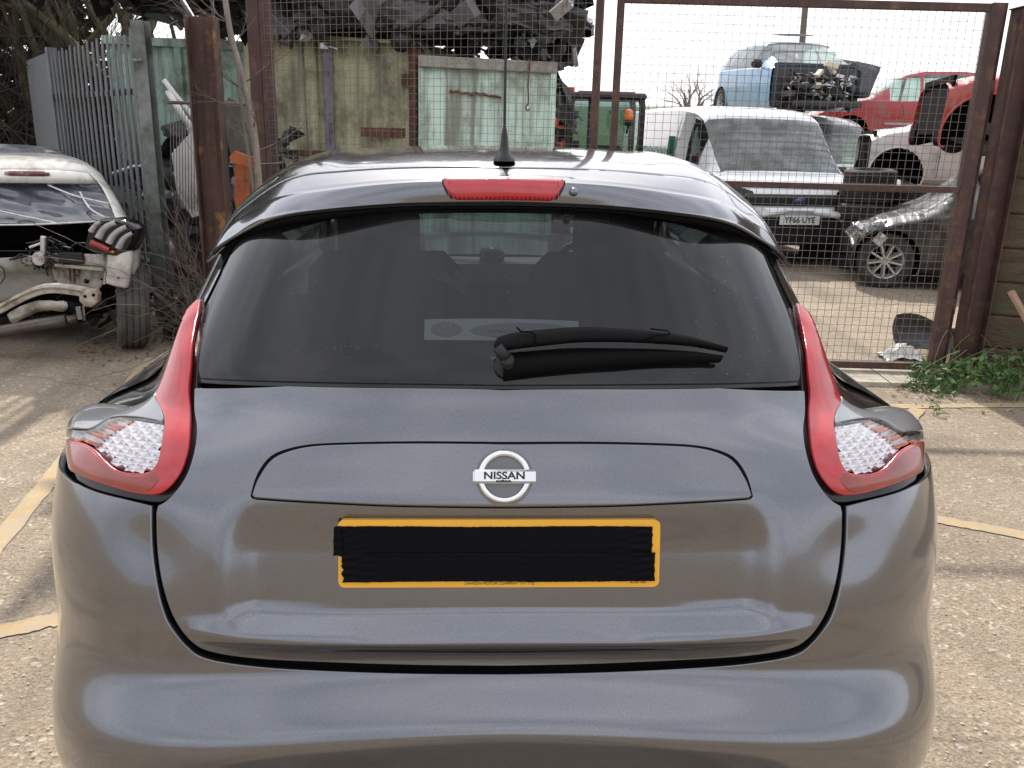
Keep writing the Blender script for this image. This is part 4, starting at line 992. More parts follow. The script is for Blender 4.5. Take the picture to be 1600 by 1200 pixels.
# ------------------------------------------------------------------ bare trees, thicket, weeds
BARK = mat('grey_bark', (.16, .135, .105), .9, var=.3, vscale=8, bump=.5, bscale=30)
BARKD = mat('dark_bark', (.075, .062, .045), .9, var=.35, vscale=5, bump=.6, bscale=20, dirt=(.06, .075, .03), damt=(.45, .65), dscale=3)
TWIG = mat('bare_twig', (.13, .095, .07), .9, var=.25, vscale=10)
LEAFD = mat('ivy_leaf', (.035, .055, .018), .55, var=.4, vscale=3)
LEAFG = mat('nettle_leaf', (.07, .155, .032), .55, var=.4, vscale=6)
def branch(mbt, mbw, p, d, L_, r_, depth, rnd, spread=.55, up=.12, seg=4, thin=.012):
    pts = [p]; q_ = p.copy(); dd = d.copy()
    for i in range(seg):
        dd = (dd + Vector((rnd.gauss(0, .16), rnd.gauss(0, .16), rnd.gauss(0, .12) + up * .3))).normalized(); q_ = q_ + dd * (L_ / seg); pts.append(q_.copy())
    rs = [r_ * (1 - .45 * i / seg) for i in range(seg + 1)]
    (mbt if r_ > thin else mbw).tube(pts, rs, 6 if r_ > .05 else (4 if r_ > .015 else 3), cap=False)
    if depth <= 0: return
    n = rnd.choice((2, 3, 3)) 
    for k in range(n):
        i = rnd.randint(max(1, seg - 2), seg) if k else seg
        a = Vector((rnd.gauss(0, 1), rnd.gauss(0, 1), rnd.gauss(0, .7))).normalized(); nd = (dd + a * spread * rnd.uniform(.6, 1.3) + Vector((0, 0, up))).normalized()
        branch(mbt, mbw, pts[i], nd, L_ * rnd.uniform(.62, .86), rs[i] * rnd.uniform(.55, .75), depth - 1, rnd, spread, up, max(2, seg - 1), thin)
def tree(name, base, h, r_, depth, seed, label, group=None, bark=BARK, spread=.6, lean=(0, 0, 1), trunk_f=.35, ivy=0, twig=TWIG, limbs=0, lf=.27):
    rnd = random.Random(seed); root = empty(name, base, 0, label, 'tree', group); mt = MB(); mw = MB()
    d = Vector(lean).normalized(); p0 = Vector((0, 0, -.1)); th = h * trunk_f
    pts = [p0 + d * th * k / 4 + Vector((rnd.gauss(0, .03), rnd.gauss(0, .03), 0)) * (k > 0) for k in range(5)]
    mt.tube(pts, [r_ * (1.15 - .35 * k / 4) for k in range(5)], 9, cap=False)
    mt2 = MB()
    NL = limbs or rnd.choice((3, 4))
    for k in range(NL):
        a = 2 * math.pi * (k + rnd.random() * .6) / (NL if limbs else 3.5); nd = (d + Vector((math.cos(a), math.sin(a), 0)) * spread).normalized()
        branch(mt2, mw, pts[-1 if k < 2 else 3], nd, h * lf, r_ * .6, depth, rnd, spread)
    mt.build('trunk', bark, root); mt2.build('branches', bark, root); c = mw.build('crown', twig, root); tag(c, kind='stuff')
    if ivy:
        ml = MB(); 
        for k in range(ivy):
            t = rnd.random() ** .7 * .98; i = min(3, int(t * 4)); c_ = pts[i].lerp(pts[i + 1], t * 4 - i); a = rnd.uniform(0, 6.28); rr = r_ * rnd.uniform(1.0, 1.7); leaf(ml, c_ + Vector((math.cos(a) * rr, math.sin(a) * rr, rnd.gauss(0, .05))), rnd.uniform(.03, .06), rnd)
        l = ml.build('ivy', LEAFD, root); tag(l, kind='stuff')
    return root
def leaf(mb, c, s_, rnd, up=.3):
    n = Vector((rnd.gauss(0, 1), rnd.gauss(0, 1) - .3, rnd.gauss(0, 1) + up)).normalized(); a = n.orthogonal().normalized(); a = Matrix.Rotation(rnd.uniform(0, 6.28), 3, n) @ a; b = n.cross(a)
    mb.add([c - a * s_, c - b * s_ * .5 - a * s_ * .1 + n * s_ * .12, c + a * s_, c + b * s_ * .5 - a * s_ * .1 + n * s_ * .12], [(0, 1, 2), (0, 2, 3)])
# far bare tree and hedge on the field edge
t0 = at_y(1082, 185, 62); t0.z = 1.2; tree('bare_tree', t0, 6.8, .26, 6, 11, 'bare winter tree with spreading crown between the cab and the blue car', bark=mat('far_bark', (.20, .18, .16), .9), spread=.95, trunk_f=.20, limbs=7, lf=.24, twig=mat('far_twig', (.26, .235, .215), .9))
mw = MB(); rnd = random.Random(5)
for k in range(46):
    b = at_y(1010 + k * 3.6 + rnd.gauss(0, 2), 190, 66 + rnd.gauss(0, 1.2)); b.z = 1.4
    for q_ in range(7): branch(mw, mw, b, Vector((rnd.gauss(0, .45), rnd.gauss(0, .3), 1)).normalized(), rnd.uniform(.7, 1.2) * (1.0 if k % 9 else 1.3), .03, 2, rnd, .6, .15, 3)
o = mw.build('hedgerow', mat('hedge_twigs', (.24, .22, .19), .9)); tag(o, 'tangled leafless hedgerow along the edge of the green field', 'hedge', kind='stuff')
# trees behind the palisade fence
spec = [(118, 13.0, 7.0, .10, 5, 21, .05), (150, 13.2, 7.5, .12, 5, 22, -.08), (192, 12.9, 7.0, .15, 5, 23, .06), (222, 13.3, 7.5, .10, 5, 24, -.05), (250, 12.8, 6.5, .06, 5, 25, .22), (60, 13.4, 7.0, .09, 5, 26, .0)]
lab = ['ivy clad tree trunk second from the left behind the palisade fence', 'mossy forked tree behind the middle of the palisade fence', 'thickest tree trunk behind the palisade fence', 'bare tree just left of the sky gap beside the black scrap',
       'slender leaning tree beside the rusty column', 'leftmost tree in the dark thicket behind the white wreck']
for (px, Y, h, r_, dp, sd, ln), lb in zip(spec, lab):
    b = at_y(px, 200, Y); b.z = 0; tree('bare_tree', b, h, r_, dp, sd, lb, 'bare trees behind the palisade fence', bark=mat('mossy_bark', (.17, .15, .085), .9, var=.4, vscale=6, bump=.6, bscale=20, dirt=(.06, .07, .03), damt=(.45, .62), dscale=4) if px != 192 else mat('olive_bark', (.13, .115, .06), .9, var=.3, vscale=6, bump=.5, bscale=20), spread=.5, lean=(ln, 0, 1), trunk_f=.33, ivy=160, twig=mat('olive_twig', (.20, .17, .11), .9, var=.3, vscale=8))
# dense dark thicket filling the left edge
mw = MB(); ml = MB(); rnd = random.Random(6)
for k in range(420):
    px = rnd.uniform(-420, 230); Y = rnd.uniform(11.5, 13.5) ; b = at_y(px, 200, Y); b.z = rnd.uniform(0, 3.2)
    branch(mw, mw, b, Vector((rnd.gauss(0, .7), rnd.gauss(0, .3), rnd.uniform(.2, 1))).normalized(), rnd.uniform(.8, 1.6), rnd.uniform(.006, .014), 3, rnd, .6, .1, 3)
o = mw.build('thicket_branches', mat('thicket_twig', (.055, .04, .03), .9, var=.3, vscale=6)); tag(o, 'dense tangle of thin brown leafless branches at the left edge behind the wreck', 'thicket', kind='stuff')
for k in range(34000):
    px = rnd.uniform(-420, 165 + rnd.gauss(0, 25)); Y = rnd.uniform(13.4, 16); b = at_y(px, 200, Y); b.z = rnd.uniform(0, 6.5); leaf(ml, b, rnd.uniform(.06, .13), rnd)
for k in range(5000):
    px = rnd.uniform(150, 420); Y = rnd.uniform(12.6, 13.8); b = at_y(px, 200, Y); b.z = rnd.uniform(0, 2.2); leaf(ml, b, rnd.uniform(.05, .11), rnd)
o = ml.build('evergreen_hedge', mat('dark_evergreen', (.022, .019, .013), .85, var=.4, vscale=2)); tag(o, 'tall dark evergreen hedge filling the top left corner', 'hedge', kind='stuff')
# sapling leaning beside the rusty column
mb = MB(); rnd = random.Random(12)
def wpt(px, py, Y): return at_y(px, py, Y)
trunk = sm_curve([tuple(wpt(*p)) for p in ((408, 420, 6.0), (405, 300, 6.0), (396, 200, 6.02), (381, 130, 6.05), (362, 60, 6.1), (352, 0, 6.1), (345, -60, 6.1))], 5)
base = Vector(trunk[0]); base.z = 0; sap = empty('sapling', base, 0, 'pale bare sapling growing up past the rusty column', 'tree')
mb.tube([Vector((0, 0, 0))] + [Vector(p) - base for p in trunk], [.03] + [.027 - .010 * i / len(trunk) for i in range(len(trunk))], 8); mb.build('trunk', mat('pale_bark', (.27, .225, .185), .85, var=.3, vscale=14, bump=.5, bscale=60), sap)
mb = MB()
for k in range(16):
    p = Vector(trunk[rnd.randint(4, len(trunk) - 2)]) - base; branch(mb, mb, p, Vector((rnd.gauss(0, .8), rnd.gauss(0, .4), rnd.uniform(-.1, .9))).normalized(), rnd.uniform(.15, .4), .006, 2, rnd, .5, .1, 3)
tr2 = sm_curve([tuple(wpt(*p)) for p in ((404, 430, 5.9), (396, 300, 5.9), (378, 175, 5.95), (372, 110, 6))], 5); mb.tube([Vector(p) - base for p in tr2], [.014 - .006 * i / len(tr2) for i in range(len(tr2))], 6); mb.build('twigs', BARK, sap)
# brambles at the foot of the fence and column
mw = MB(); ml = MB(); rnd = random.Random(14)
for k in range(230):
    px = rnd.uniform(266, 352); b = at_y(px, 300, rnd.uniform(6.0, 6.9)); b.z = 0; h = rnd.uniform(.3, 1.3) * 1.0; d = Vector((rnd.gauss(.15, .6), rnd.gauss(0, .4), 1)).normalized()
    pts = [b]; p = b.copy()
    for i in range(7): d = (d + Vector((rnd.gauss(0, .22), rnd.gauss(0, .2), -.16 + rnd.gauss(0, .1)))).normalized(); p = p + d * h * .2; p.z = max(p.z, .02); pts.append(p.copy())
    mw.tube(pts, [.0045 - .0004 * i for i in range(8)], 3, cap=False)
    if k % 4 == 0: branch(mw, mw, pts[3], d, .3, .003, 2, rnd, .8, .1, 3)
o = mw.build('brambles', mat('bramble_stem', (.17, .125, .10), .85, var=.4, vscale=9)); tag(o, 'dry tangled bramble stems at the foot of the palisade fence', 'brambles', kind='stuff')
for k in range(2600):
    px = rnd.uniform(235, 350); b = at_y(px, 300, rnd.uniform(6.2, 7.2)); b.z = abs(rnd.gauss(0, .13)) + .01; leaf(ml, b, rnd.uniform(.012, .03), rnd)
o = ml.build('ground_ivy', LEAFD); tag(o, 'low dark ivy and weeds under the brambles', 'ivy', kind='stuff')
# nettles and weeds by the right gate post
ml = MB(); ms = MB()
def weed_base(rnd):
    while True:
        px = rnd.uniform(1425, 1720); py = 590 + (px - 1425) * .05 + abs(rnd.gauss(0, 14)); return at_z(px, py)
for k in range(210):
    b = weed_base(rnd); xx = (proj(b)[0] - 1440) / 160; hh = rnd.uniform(.05, .30) * (.45 + min(1, max(0, xx)))
    d = Vector((rnd.gauss(0, .35), rnd.gauss(-.1, .35), 1)).normalized(); ms.tube([b, b + d * hh * .5, b + d * hh + Vector((rnd.gauss(0, .03), 0, 0))], [.003, .0025, .0015], 3, cap=False)
    for i in range(10):
        t = rnd.uniform(.25, 1); leaf(ml, b + d * hh * t + Vector((rnd.gauss(0, .035), rnd.gauss(0, .035), 0)), rnd.uniform(.009, .036), rnd, 1.2)
for k in range(30):
    b = weed_base(rnd); d = Vector((rnd.gauss(-.2, .6), rnd.gauss(0, .4), 1)).normalized(); p = b.copy(); pts = [p.copy()]
    for i in range(6): d = (d + Vector((rnd.gauss(0, .25), rnd.gauss(0, .2), -.12))).normalized(); p += d * .07; pts.append(p.copy())
    ms.tube(pts, .0022, 3, cap=False)
o = ml.build('nettles', LEAFG); tag(o, 'bright green nettles and weeds at the foot of the right gate post', 'weeds', kind='stuff')
o = ms.build('weed_stems', mat('dry_stem', (.22, .19, .12), .8)); tag(o, 'thin dry stems poking out of the nettles by the gate post', 'weeds', kind='stuff')
# grit and pebbles near the camera
mb = MB(); rnd = random.Random(31)
PEB = mat('pebble', (.52, .45, .36), .8, var=.5, vscale=11)
for k in range(700):
    if rnd.random() < .5: px, py = rnd.uniform(1380, 1620), rnd.uniform(600, 1200)
    else: px, py = rnd.uniform(-20, 240), rnd.uniform(560, 1200)
    c = at_z(px, py, .003); s_ = rnd.choice((.0015, .002, .002, .003, .004)) * rnd.uniform(.7, 1.3) * (1 + .1 * c.y)
    V = [c + Vector((math.cos(a) * s_ * rnd.uniform(.7, 1.2), math.sin(a) * s_ * rnd.uniform(.7, 1.2), 0)) for a in np.linspace(0, 6.28, 6)[:-1]] + [c + Vector((0, 0, s_ * .45))]
    mb.add(V, [(i, (i + 1) % 5, 5) for i in range(5)])
o = mb.build('pebbles', PEB); tag(o, 'loose grit and small stones scattered on the concrete', 'grit', kind='stuff')

# dead leaves and litter gathered along the wall foot and the fence foot
mb = MB(); rnd = random.Random(77)
for k in range(700):
    if k % 2: px = rnd.uniform(1390, 1700); c = at_z(px, 596 + (px - 1425) * .06 + rnd.gauss(0, 9) + (abs(rnd.gauss(0, 26)) if k % 5 == 1 else 0), .006)
    else: px = rnd.uniform(120, 330); c = at_z(px, 530 + rnd.gauss(0, 14) + (abs(rnd.gauss(0, 30)) if k % 6 == 0 else 0), .006)
    s_ = rnd.uniform(.008, .022); a = rnd.uniform(0, 6.28); u_ = Vector((math.cos(a), math.sin(a), rnd.gauss(0, .2))) * s_; v_ = Vector((-math.sin(a), math.cos(a), rnd.gauss(0, .3))) * s_ * .5
    mb.add([c - u_, c - v_ + Vector((0, 0, .003)), c + u_, c + v_ + Vector((0, 0, .004))], [(0, 1, 2), (0, 2, 3)])
o = mb.build('leaf_litter', mat('dead_leaf', (.14, .085, .045), .85, var=.5, vscale=5)); tag(o, 'dead brown leaves scattered along the foot of the wall and fence', 'litter', kind='stuff')
# ------------------------------------------------------------------ scrapped vehicles
def carpaint(name, col, rough=.35, dirt=(.18, .16, .13), damt=(.52, .78), coat=.6, metal=0.0):
    return mat(name, col, rough, metal=metal, coat=coat, coat_rough=.12, var=.06, vscale=3, dirt=dirt, dscale=4, damt=damt, rvar=.12)
WGLASS = glass_mat('car_glass', (.66, .80, .73), 1.0, haze=.50); DGLASS = glass_mat('dark_car_glass', (.30, .36, .36), 1.0, haze=.04)
SILV = mat('bare_metal', (.55, .56, .58), .35, metal=.9, dirt=(.15, .12, .1), dscale=12, damt=(.5, .7)); HLAMP = mat('headlamp', (.62, .64, .66), .15, metal=.5, coat=1)
CREAMP = mat('cream_plastic', (.62, .56, .44), .5)
GREASE = mat('greasy_black', (.022, .022, .024), .55, var=.5, vscale=9, dirt=(.08, .07, .06), dscale=6, damt=(.5, .75))
def loft_car(name, st, paint, loc, rz, label, cat='car', group=None, side_win=(), screen=None, rear_win=None, arches=(), wheels=True, crush=0.0, seed=1, glass=None, seams=(), tilt=(0, 0), wr=.31, handles=(), mirrors=None, roof_mat=None, cut_front=None, rim_mat=None, skip_wheels=(), spokes=5, bodies=56):
    st = np.array(st, float); ys = np.linspace(st[0, 0], st[-1, 0], bodies); ys = np.unique(np.concatenate([ys] + [np.linspace(y_ - r_, y_ + r_, 36) for y_, r_ in arches] + [[a, b] for a, b in side_win] + ([list(screen)] if screen else []) + ([list(rear_win)] if rear_win else [])))
    cols = [np.interp(ys, st[:, 0], st[:, k]) for k in range(1, 6)]
    def smooth(c):
        d = c.copy(); d[1:-1] = .25 * c[:-2] + .5 * c[1:-1] + .25 * c[2:]; return d
    cols = [smooth(smooth(c)) for c in cols]; zs, zb, zt, wb, wt = cols
    half = []
    for i in range(len(ys)):
        b, t_, s0, w, u = zb[i], zt[i], zs[i], wb[i], wt[i]; rail = (u, max(b + .005, t_ - .075 * min(1, (t_ - b) / .3)))
        h = [(w * .90, s0), (w * .975, s0 + .05), (w * .995, s0 + .22 * (b - s0)), (w * 1.012, s0 + .6 * (b - s0)), (w * 1.01, s0 + .85 * (b - s0)), (w, b - .012), (w - .02, b + .004)]
        for k in (.25, .5, .75, 1): bow = .02 * math.sin(k * math.pi); h.append((h[6][0] + (rail[0] - h[6][0]) * k + bow, h[6][1] + (rail[1] - h[6][1]) * k))
        h += [(u * .93, rail[1] + (t_ - rail[1]) * .62), (u * .6, t_ - .006), (u * .3, t_ - .001)]
        half.append(h)
    fine = []
    for h in half:
        f_ = []
        for k in range(6): f_ += [(h[k][0] + (h[k + 1][0] - h[k][0]) * q_ / 5, h[k][1] + (h[k + 1][1] - h[k][1]) * q_ / 5) for q_ in range(5)]
        fine.append(f_ + h[6:])
    coarse, half = half, fine; m_ = len(half[0]); rnd = np.random.default_rng(seed)
    G = np.zeros((len(ys), 2 * m_ + 1, 3))
    for i, h in enumerate(half):
        full = [(-x, z) for x, z in h] + [(0, zt[i])] + [(x, z) for x, z in h[::-1]]
        for j, (x, z) in enumerate(full): G[i, j] = (x, ys[i], z)
    if crush:
        A = rnd.random((6, 3)) * 6; Fq = rnd.uniform(2, 7, (6, 3))
        for q_ in range(6):
            ph = G[..., 0] * Fq[q_, 0] + G[..., 1] * Fq[q_, 1] + G[..., 2] * Fq[q_, 2] + A[q_, 0]
            G[..., q_ % 3] += crush * .35 * np.sin(ph) * (1 if q_ < 3 else .5)
        G += rnd.standard_normal(G.shape) * crush * .10
    root = empty(name, loc, rz, label, cat, group); root.rotation_euler = (tilt[0], tilt[1], rz)
    F = {'body': [], 'win': [], 'scr': [], 'rear': []}; nj = G.shape[1]
    for i in range(len(ys) - 1):
        ym = (ys[i] + ys[i + 1]) / 2
        if cut_front is not None and ym > cut_front: continue
        for j in range(nj - 1):
            jj = min(j, nj - 2 - j); k = 'body'
            if jj < 29:
                c_ = (G[i, j] + G[i + 1, j + 1]) / 2
                if any((ym - y_) ** 2 + (c_[2] - wr) ** 2 < (r_ * .985) ** 2 for y_, r_ in arches): continue
            if 30 <= jj <= 33 and any(a < ym < b for a, b in side_win): k = 'win'
            if jj >= 34 and screen and screen[0] < ym < screen[1]: k = 'scr'
            if jj >= 34 and rear_win and rear_win[0] < ym < rear_win[1]: k = 'rear'
            F[k].append((i * nj + j, i * nj + j + 1, (i + 1) * nj + j + 1, (i + 1) * nj + j))
    for e, fwd in ((0, False), (len(ys) - 1, True)):
        if cut_front is not None and fwd: continue
        for j in range(nj // 2): q_ = (e * nj + j, e * nj + j + 1, e * nj + nj - 2 - j, e * nj + nj - 1 - j); F['body'].append(q_ if not fwd else q_[::-1])
    P = G.reshape(-1, 3)
    def sub(key, nm, material, sm=True):
        if not F[key]: return None
        ids = sorted({i for f in F[key] for i in f}); mp_ = {v: k for k, v in enumerate(ids)}
        o = mesh_obj(nm, P[ids], [tuple(mp_[i] for i in f) for f in F[key]], material, root, smooth=sm); return o
    body = sub('body', 'body', paint); 
    if body: body.data.set_sharp_from_angle(angle=R(38))
    # each side window pane separate
    allw = F['win']
    for a, b in side_win:
        for sgn in (0, 1):
            F['win'] = [f for f in allw if a <= ys[f[0] // nj] and ys[min(f[3] // nj, len(ys) - 1)] <= b + 1e-6 and ((f[0] % nj) < nj // 2) == (sgn == 0)]
            sub('win', 'side_window', glass or DGLASS)
    sub('scr', 'windscreen', glass or WGLASS); sub('rear', 'rear_window', glass or DGLASS)
    mb = MB(); y0 = st[0, 0] + .15; y1 = (cut_front or st[-1, 0]) - .15; zf = float(zs.min()) + .05; mb.box((0, (y0 + y1) / 2, zf + .02), (float(wb.max()) * 1.7, y1 - y0, .04)); mb.box((0, y0 + (y1 - y0) * .45, zf + .35), (float(wb.max()) * 1.5, .15, .6), bev=.05); mb.build('cabin_floor', BLACK, root)
    def side_pt(y, k, s=1):           # k 0 sill .. 1 belt .. 2 rail
        i = int(np.argmin(np.abs(ys - y))); h = coarse[i]; b = 6
        if k <= 1: z = h[0][1] + (h[6][1] - h[0][1]) * k; x = np.interp(z, [p[1] for p in h[:7]], [p[0] for p in h[:7]])
        else: t = k - 1; x = h[6][0] + (h[10][0] - h[6][0]) * t + .02 * math.sin(t * math.pi); z = h[6][1] + (h[10][1] - h[6][1]) * t
        return Vector((s * x, y, z))
    for s in (-1, 1):
        for (y, k0, k1, dy) in seams:
            mb = MB(); mb.tube([side_pt(y + dy * u, k0 + (k1 - k0) * u, s) for u in np.linspace(0, 1, 12)], .0045, 4); mb.build('door_gap', DARK, root)
        for (y, k) in handles:
            p = side_pt(y, k, s); mb = MB(); mb.box(p + Vector((s * .015, 0, 0)), (.03, .17, .028), bev=.01); mb.build('door_handle', paint, root)
        if mirrors:
            p = side_pt(mirrors[0], 1.04, s); mb = MB(); mb.box(p + Vector((s * .10, .0, .05)), (.20, .10, .14), bev=.04); mb.build('wing_mirror', mirrors[1], root)
        for ai, (y, r_) in enumerate(arches):
            x = float(np.interp(y, ys, wb)); mb = MB(); n = 22
            arc = [(y + r_ * math.cos(a), max(wr + r_ * math.sin(a), float(zs.min()) - .02)) for a in np.linspace(-.6, math.pi + .6, n)]
            rows_ = [[(s * xx, yy, zz) for yy, zz in arc] for xx in (x + .004, x - .12, x - .30)]; mb.grid(np.array(rows_)); mb.add([(s * (x - .30), y, wr)] + rows_[2], [(0, k + 1, k + 2) for k in range(n - 1)])
            rim_ = [Vector((s * (x + .004), yy, zz)) for yy, zz in arc]; mb.build('wheel_arch', DARK, root)
            mb = MB(); mb.tube(rim_, .013, 5); mb.build('arch_lip', paint if 'van' not in name else BLACK, root)
            if wheels and (ai, s) not in skip_wheels: wheel('wheel', (s * (x - .09), y, wr), root, r=wr, w=.19, rimr=wr * .64, spokes=spokes, rim_mat=rim_mat)
    return root, side_pt, coarse, ys
def junk(name, parent, mats_, box, n, seed, scale=1.0, label=None, cat=None):
    """tangle of pipes, brackets, housings and bent sheet filling a box (x0,x1,y0,y1,z0,z1)"""
    r = random.Random(seed); x0, x1, y0, y1, z0, z1 = box; out = []
    for mi, m_ in enumerate(mats_):
        mb = MB()
        for k in range(n // len(mats_)):
            c = Vector((r.uniform(x0, x1), r.uniform(y0, y1), r.uniform(z0, z1))); t = r.random(); s_ = scale * r.uniform(.5, 1.5)
            rot = Matrix.Rotation(r.uniform(0, 6.3), 3, Vector((r.gauss(0, 1), r.gauss(0, 1), r.gauss(0, 1))).normalized())
            if t < .35: mb.box(c, (.16 * s_, .10 * s_, .05 * s_ + .01), rot, bev=.008)
            elif t < .6:
                d = rot @ Vector((.16 * s_, 0, 0)); mb.tube([c - d, c - d * .3 + Vector((0, 0, .03)), c + d * .4, c + d + Vector((0, 0, -.03))], .013 * s_, 6)
            elif t < .75: mb.lathe([(0, -.04 * s_), (.06 * s_, -.04 * s_), (.065 * s_, .0), (.05 * s_, .05 * s_), (0, .05 * s_)], 12, Matrix.Translation(c) @ rot.to_4x4())
            else:
                V = []; nn = 4
                for i in range(nn):
                    for j in range(nn): V.append(c + rot @ Vector(((i - 1.5) * .07 * s_, (j - 1.5) * .06 * s_, r.gauss(0, .022) * s_)))
                mb.add(V, [(i * nn + j, i * nn + j + 1, (i + 1) * nn + j + 1, (i + 1) * nn + j) for i in range(nn - 1) for j in range(nn - 1)])
        o = mb.build(name, m_, parent); tag(o, kind='stuff'); out.append(o)
    return out
#        y    zsill belt top  wbelt wtop
HATCH = [(-2.0, .45, .80, .86, .62, .50), (-1.95, .32, .88, 1.00, .76, .55), (-1.80, .25, .93, 1.25, .82, .58), (-1.50, .22, .95, 1.42, .85, .60), (-.6, .20, .94, 1.50, .87, .62), (.1, .20, .93, 1.49, .87, .62),
         (.45, .20, .92, 1.42, .87, .62), (1.10, .20, .93, .98, .86, .70), (1.55, .22, .86, .92, .84, .66), (1.85, .28, .72, .80, .78, .58), (2.0, .34, .58, .66, .66, .48)]
COUPE = [(-2.1, .40, .90, .93, .70, .55), (-2.0, .28, .96, .99, .84, .62), (-1.3, .22, .97, 1.03, .90, .66), (-.6, .20, .95, 1.33, .92, .60), (.1, .20, .93, 1.38, .92, .60), (.5, .20, .92, 1.30, .92, .62), (1.1, .20, .90, .96, .90, .74), (2.0, .24, .80, .85, .88, .66), (2.35, .30, .62, .70, .74, .55)]
VAN = [(-2.5, .42, 1.0, 1.88, .90, .78), (-2.45, .30, 1.08, 1.95, .97, .83), (-1.0, .24, 1.10, 1.98, .99, .85), (.4, .24, 1.10, 1.98, .99, .85), (1.0, .24, 1.09, 1.93, .99, .83), (1.25, .24, 1.08, 1.84, .99, .82), (2.05, .24, 1.06, 1.12, .97, .82), (2.35, .26, .96, 1.02, .94, .78), (2.48, .32, .80, .88, .86, .70), (2.52, .38, .62, .70, .76, .60)]
def place(px, Y, z=0.0): p = at_y(px, 200, Y); return (p.x, Y, z)

# ---- white van with green lettering
WHITEP = carpaint('van_white', (.80, .81, .82), .3, damt=(.58, .85))
vnose = at_y(1246, 300, 10.9); a = R(189); fwd = Vector((-math.sin(a), math.cos(a), 0)); vc = Vector((vnose.x, 10.9, 0)) - fwd * 2.5
van, vsp, vh, vys = loft_car('panel_van', VAN, WHITEP, (vc.x, vc.y, 0), a, 'white panel van with green EXPRESS lettering and a black grille facing the gate', 'van', side_win=[(.62, 1.50)], screen=(1.28, 2.0), arches=[(-1.6, .38), (1.75, .38)], wr=.34, seams=[(.52, .15, 1.9, 0), (1.55, .15, 1.0, 0)], mirrors=(1.55, BLACK), handles=[(.72, .82)])
mb = MB(); mb.box((0, 2.53, .45), (1.62, .12, .34), bev=.04); mb.box((0, 2.475, .83), (1.40, .14, .14), bev=.04); mb.build('grille', BLACK, van)
mb = MB()
for s in (-1, 1):
    pts = [Vector((s * .18, 2.63, .70)), Vector((s * .55, 2.60, .66)), Vector((s * .68, 2.55, .52)), Vector((s * .84, 2.48, .50))]; mb.tube(pts, [.03, .045, .05, .04], 6)
mb.box((0, 2.585, .715), (.9, .05, .05), bev=.02); mb.build('bumper_bar', WHITEP, van)
for s in (-1, 1):
    mb = MB(); mb.add([(s * .50, 2.50, .80), (s * .86, 2.38, .84), (s * .95, 2.20, 1.0), (s * .80, 2.34, 1.0), (s * .56, 2.44, .93)], [(0, 1, 2, 3, 4) if s > 0 else (4, 3, 2, 1, 0)]); mb.build('headlight', BLACKG, van)
mb = MB(); Mo = Matrix.Translation((0, 2.60, .83)) @ Matrix.Rotation(R(-90), 4, 'X') @ Matrix.Diagonal((2.1, 1, 1, 1)); mb.lathe([(0, .012), (.030, .010), (.036, 0)], 20, Mo); mb.build('oval_emblem', mat('emblem_blue', (.02, .05, .14), .3, coat=1), van)
mb = MB(); mb.box((0, 2.645, .60), (.52, .012, .111)); vp = mb.build('number_plate', mat('white_plate', (.72, .72, .70), .4), van)
text('plate_lettering', 'YF66 UYE', .098, Matrix.Translation((0, 2.653, .60)) @ Matrix.Rotation(R(180), 4, 'Z') @ Matrix.Rotation(R(90), 4, 'X'), vp, INK, ext=.001, sx=.98, off=.002)
GREENT = mat('green_lettering', (.015, .20, .12), .4)
text('side_lettering', 'EXPRESS', .42, Matrix.Translation((1.018, -.50, 1.22)) @ Matrix.Rotation(R(90), 4, 'Z') @ Matrix.Rotation(R(90 - 10), 4, 'X'), van, GREENT, ext=.004, off=.008)
mb = MB(); 
for k in range(4): mb.beam((1.0, .24 + k * .07, .62), (.955, .30 + k * .07, 1.55), .03, .012)
for k in range(2): mb.beam((.985, .2, .95 + k * .3), (.97, .55, 1.0 + k * .3), .03, .012)
mb.build('side_logo', GREENT, van)
for y in (1.32,):
    mb = MB(); mb.tube([(-.75, 1.95, 1.13), (-.1, 1.9, 1.17), (.5, 1.93, 1.14)], .012, 6); mb.build('wiper', BLACK, van)

# ---- white van behind carrying the blue car
SILVP = carpaint('silver_white_paint', (.62, .63, .63), .35)
sv = place(1222, 17.0); rear_van, *_ = loft_car('panel_van', VAN, SILVP, sv, R(196), 'dirty white van behind the lettered van with a blue car on its roof', 'van', side_win=[(.62, 1.5)], screen=(1.28, 2.0), arches=[(-1.6, .38), (1.75, .38)], wr=.34, seams=[(.52, .15, 1.9, 0)])
# ---- blue car on top
BLUEP = carpaint('pale_blue_paint', (.17, .33, .52), .3, metal=.35)
SM = [(a_, b_, c_ * .94, d_ * .93, e_, f_) for a_, b_, c_, d_, e_, f_ in [(-1.75, .45, .80, .95, .62, .50), (-1.7, .32, .90, 1.15, .74, .55), (-1.4, .22, .95, 1.40, .80, .60), (-.4, .20, .95, 1.47, .82, .60), (.15, .20, .94, 1.44, .82, .60), (.95, .20, .92, 1.0, .80, .64), (1.3, .24, .85, .92, .78, .60), (1.62, .30, .66, .72, .70, .5)]]
bc = place(1236, 16.4, 1.93); blue, bsp, bh, bys = loft_car('small_car', SM, BLUEP, (bc[0] - .12, bc[1], 1.84), R(188), 'pale blue hatchback with its front end stripped off stacked on the dirty white van', side_win=[(-1.25, -.45), (-.38, .50)], screen=(.2, .92), arches=[(-1.25, .33)], wr=.29, cut_front=.98, seams=[(-.42, .1, 1.9, 0), (.62, .1, 1.0, 0)], glass=WGLASS, tilt=(R(-1), 0), mirrors=(.55, BLACK), wheels=True)
mb = MB(); Mo = Matrix.Translation((-.05, -.2, 1.485)); mb.lathe([(0, .012), (.34, .006), (.36, 0)], 28, Mo @ Matrix.Diagonal((1, .6, 1, 1))); mb.build('sunroof', DGLASS if False else BLACKG, blue)
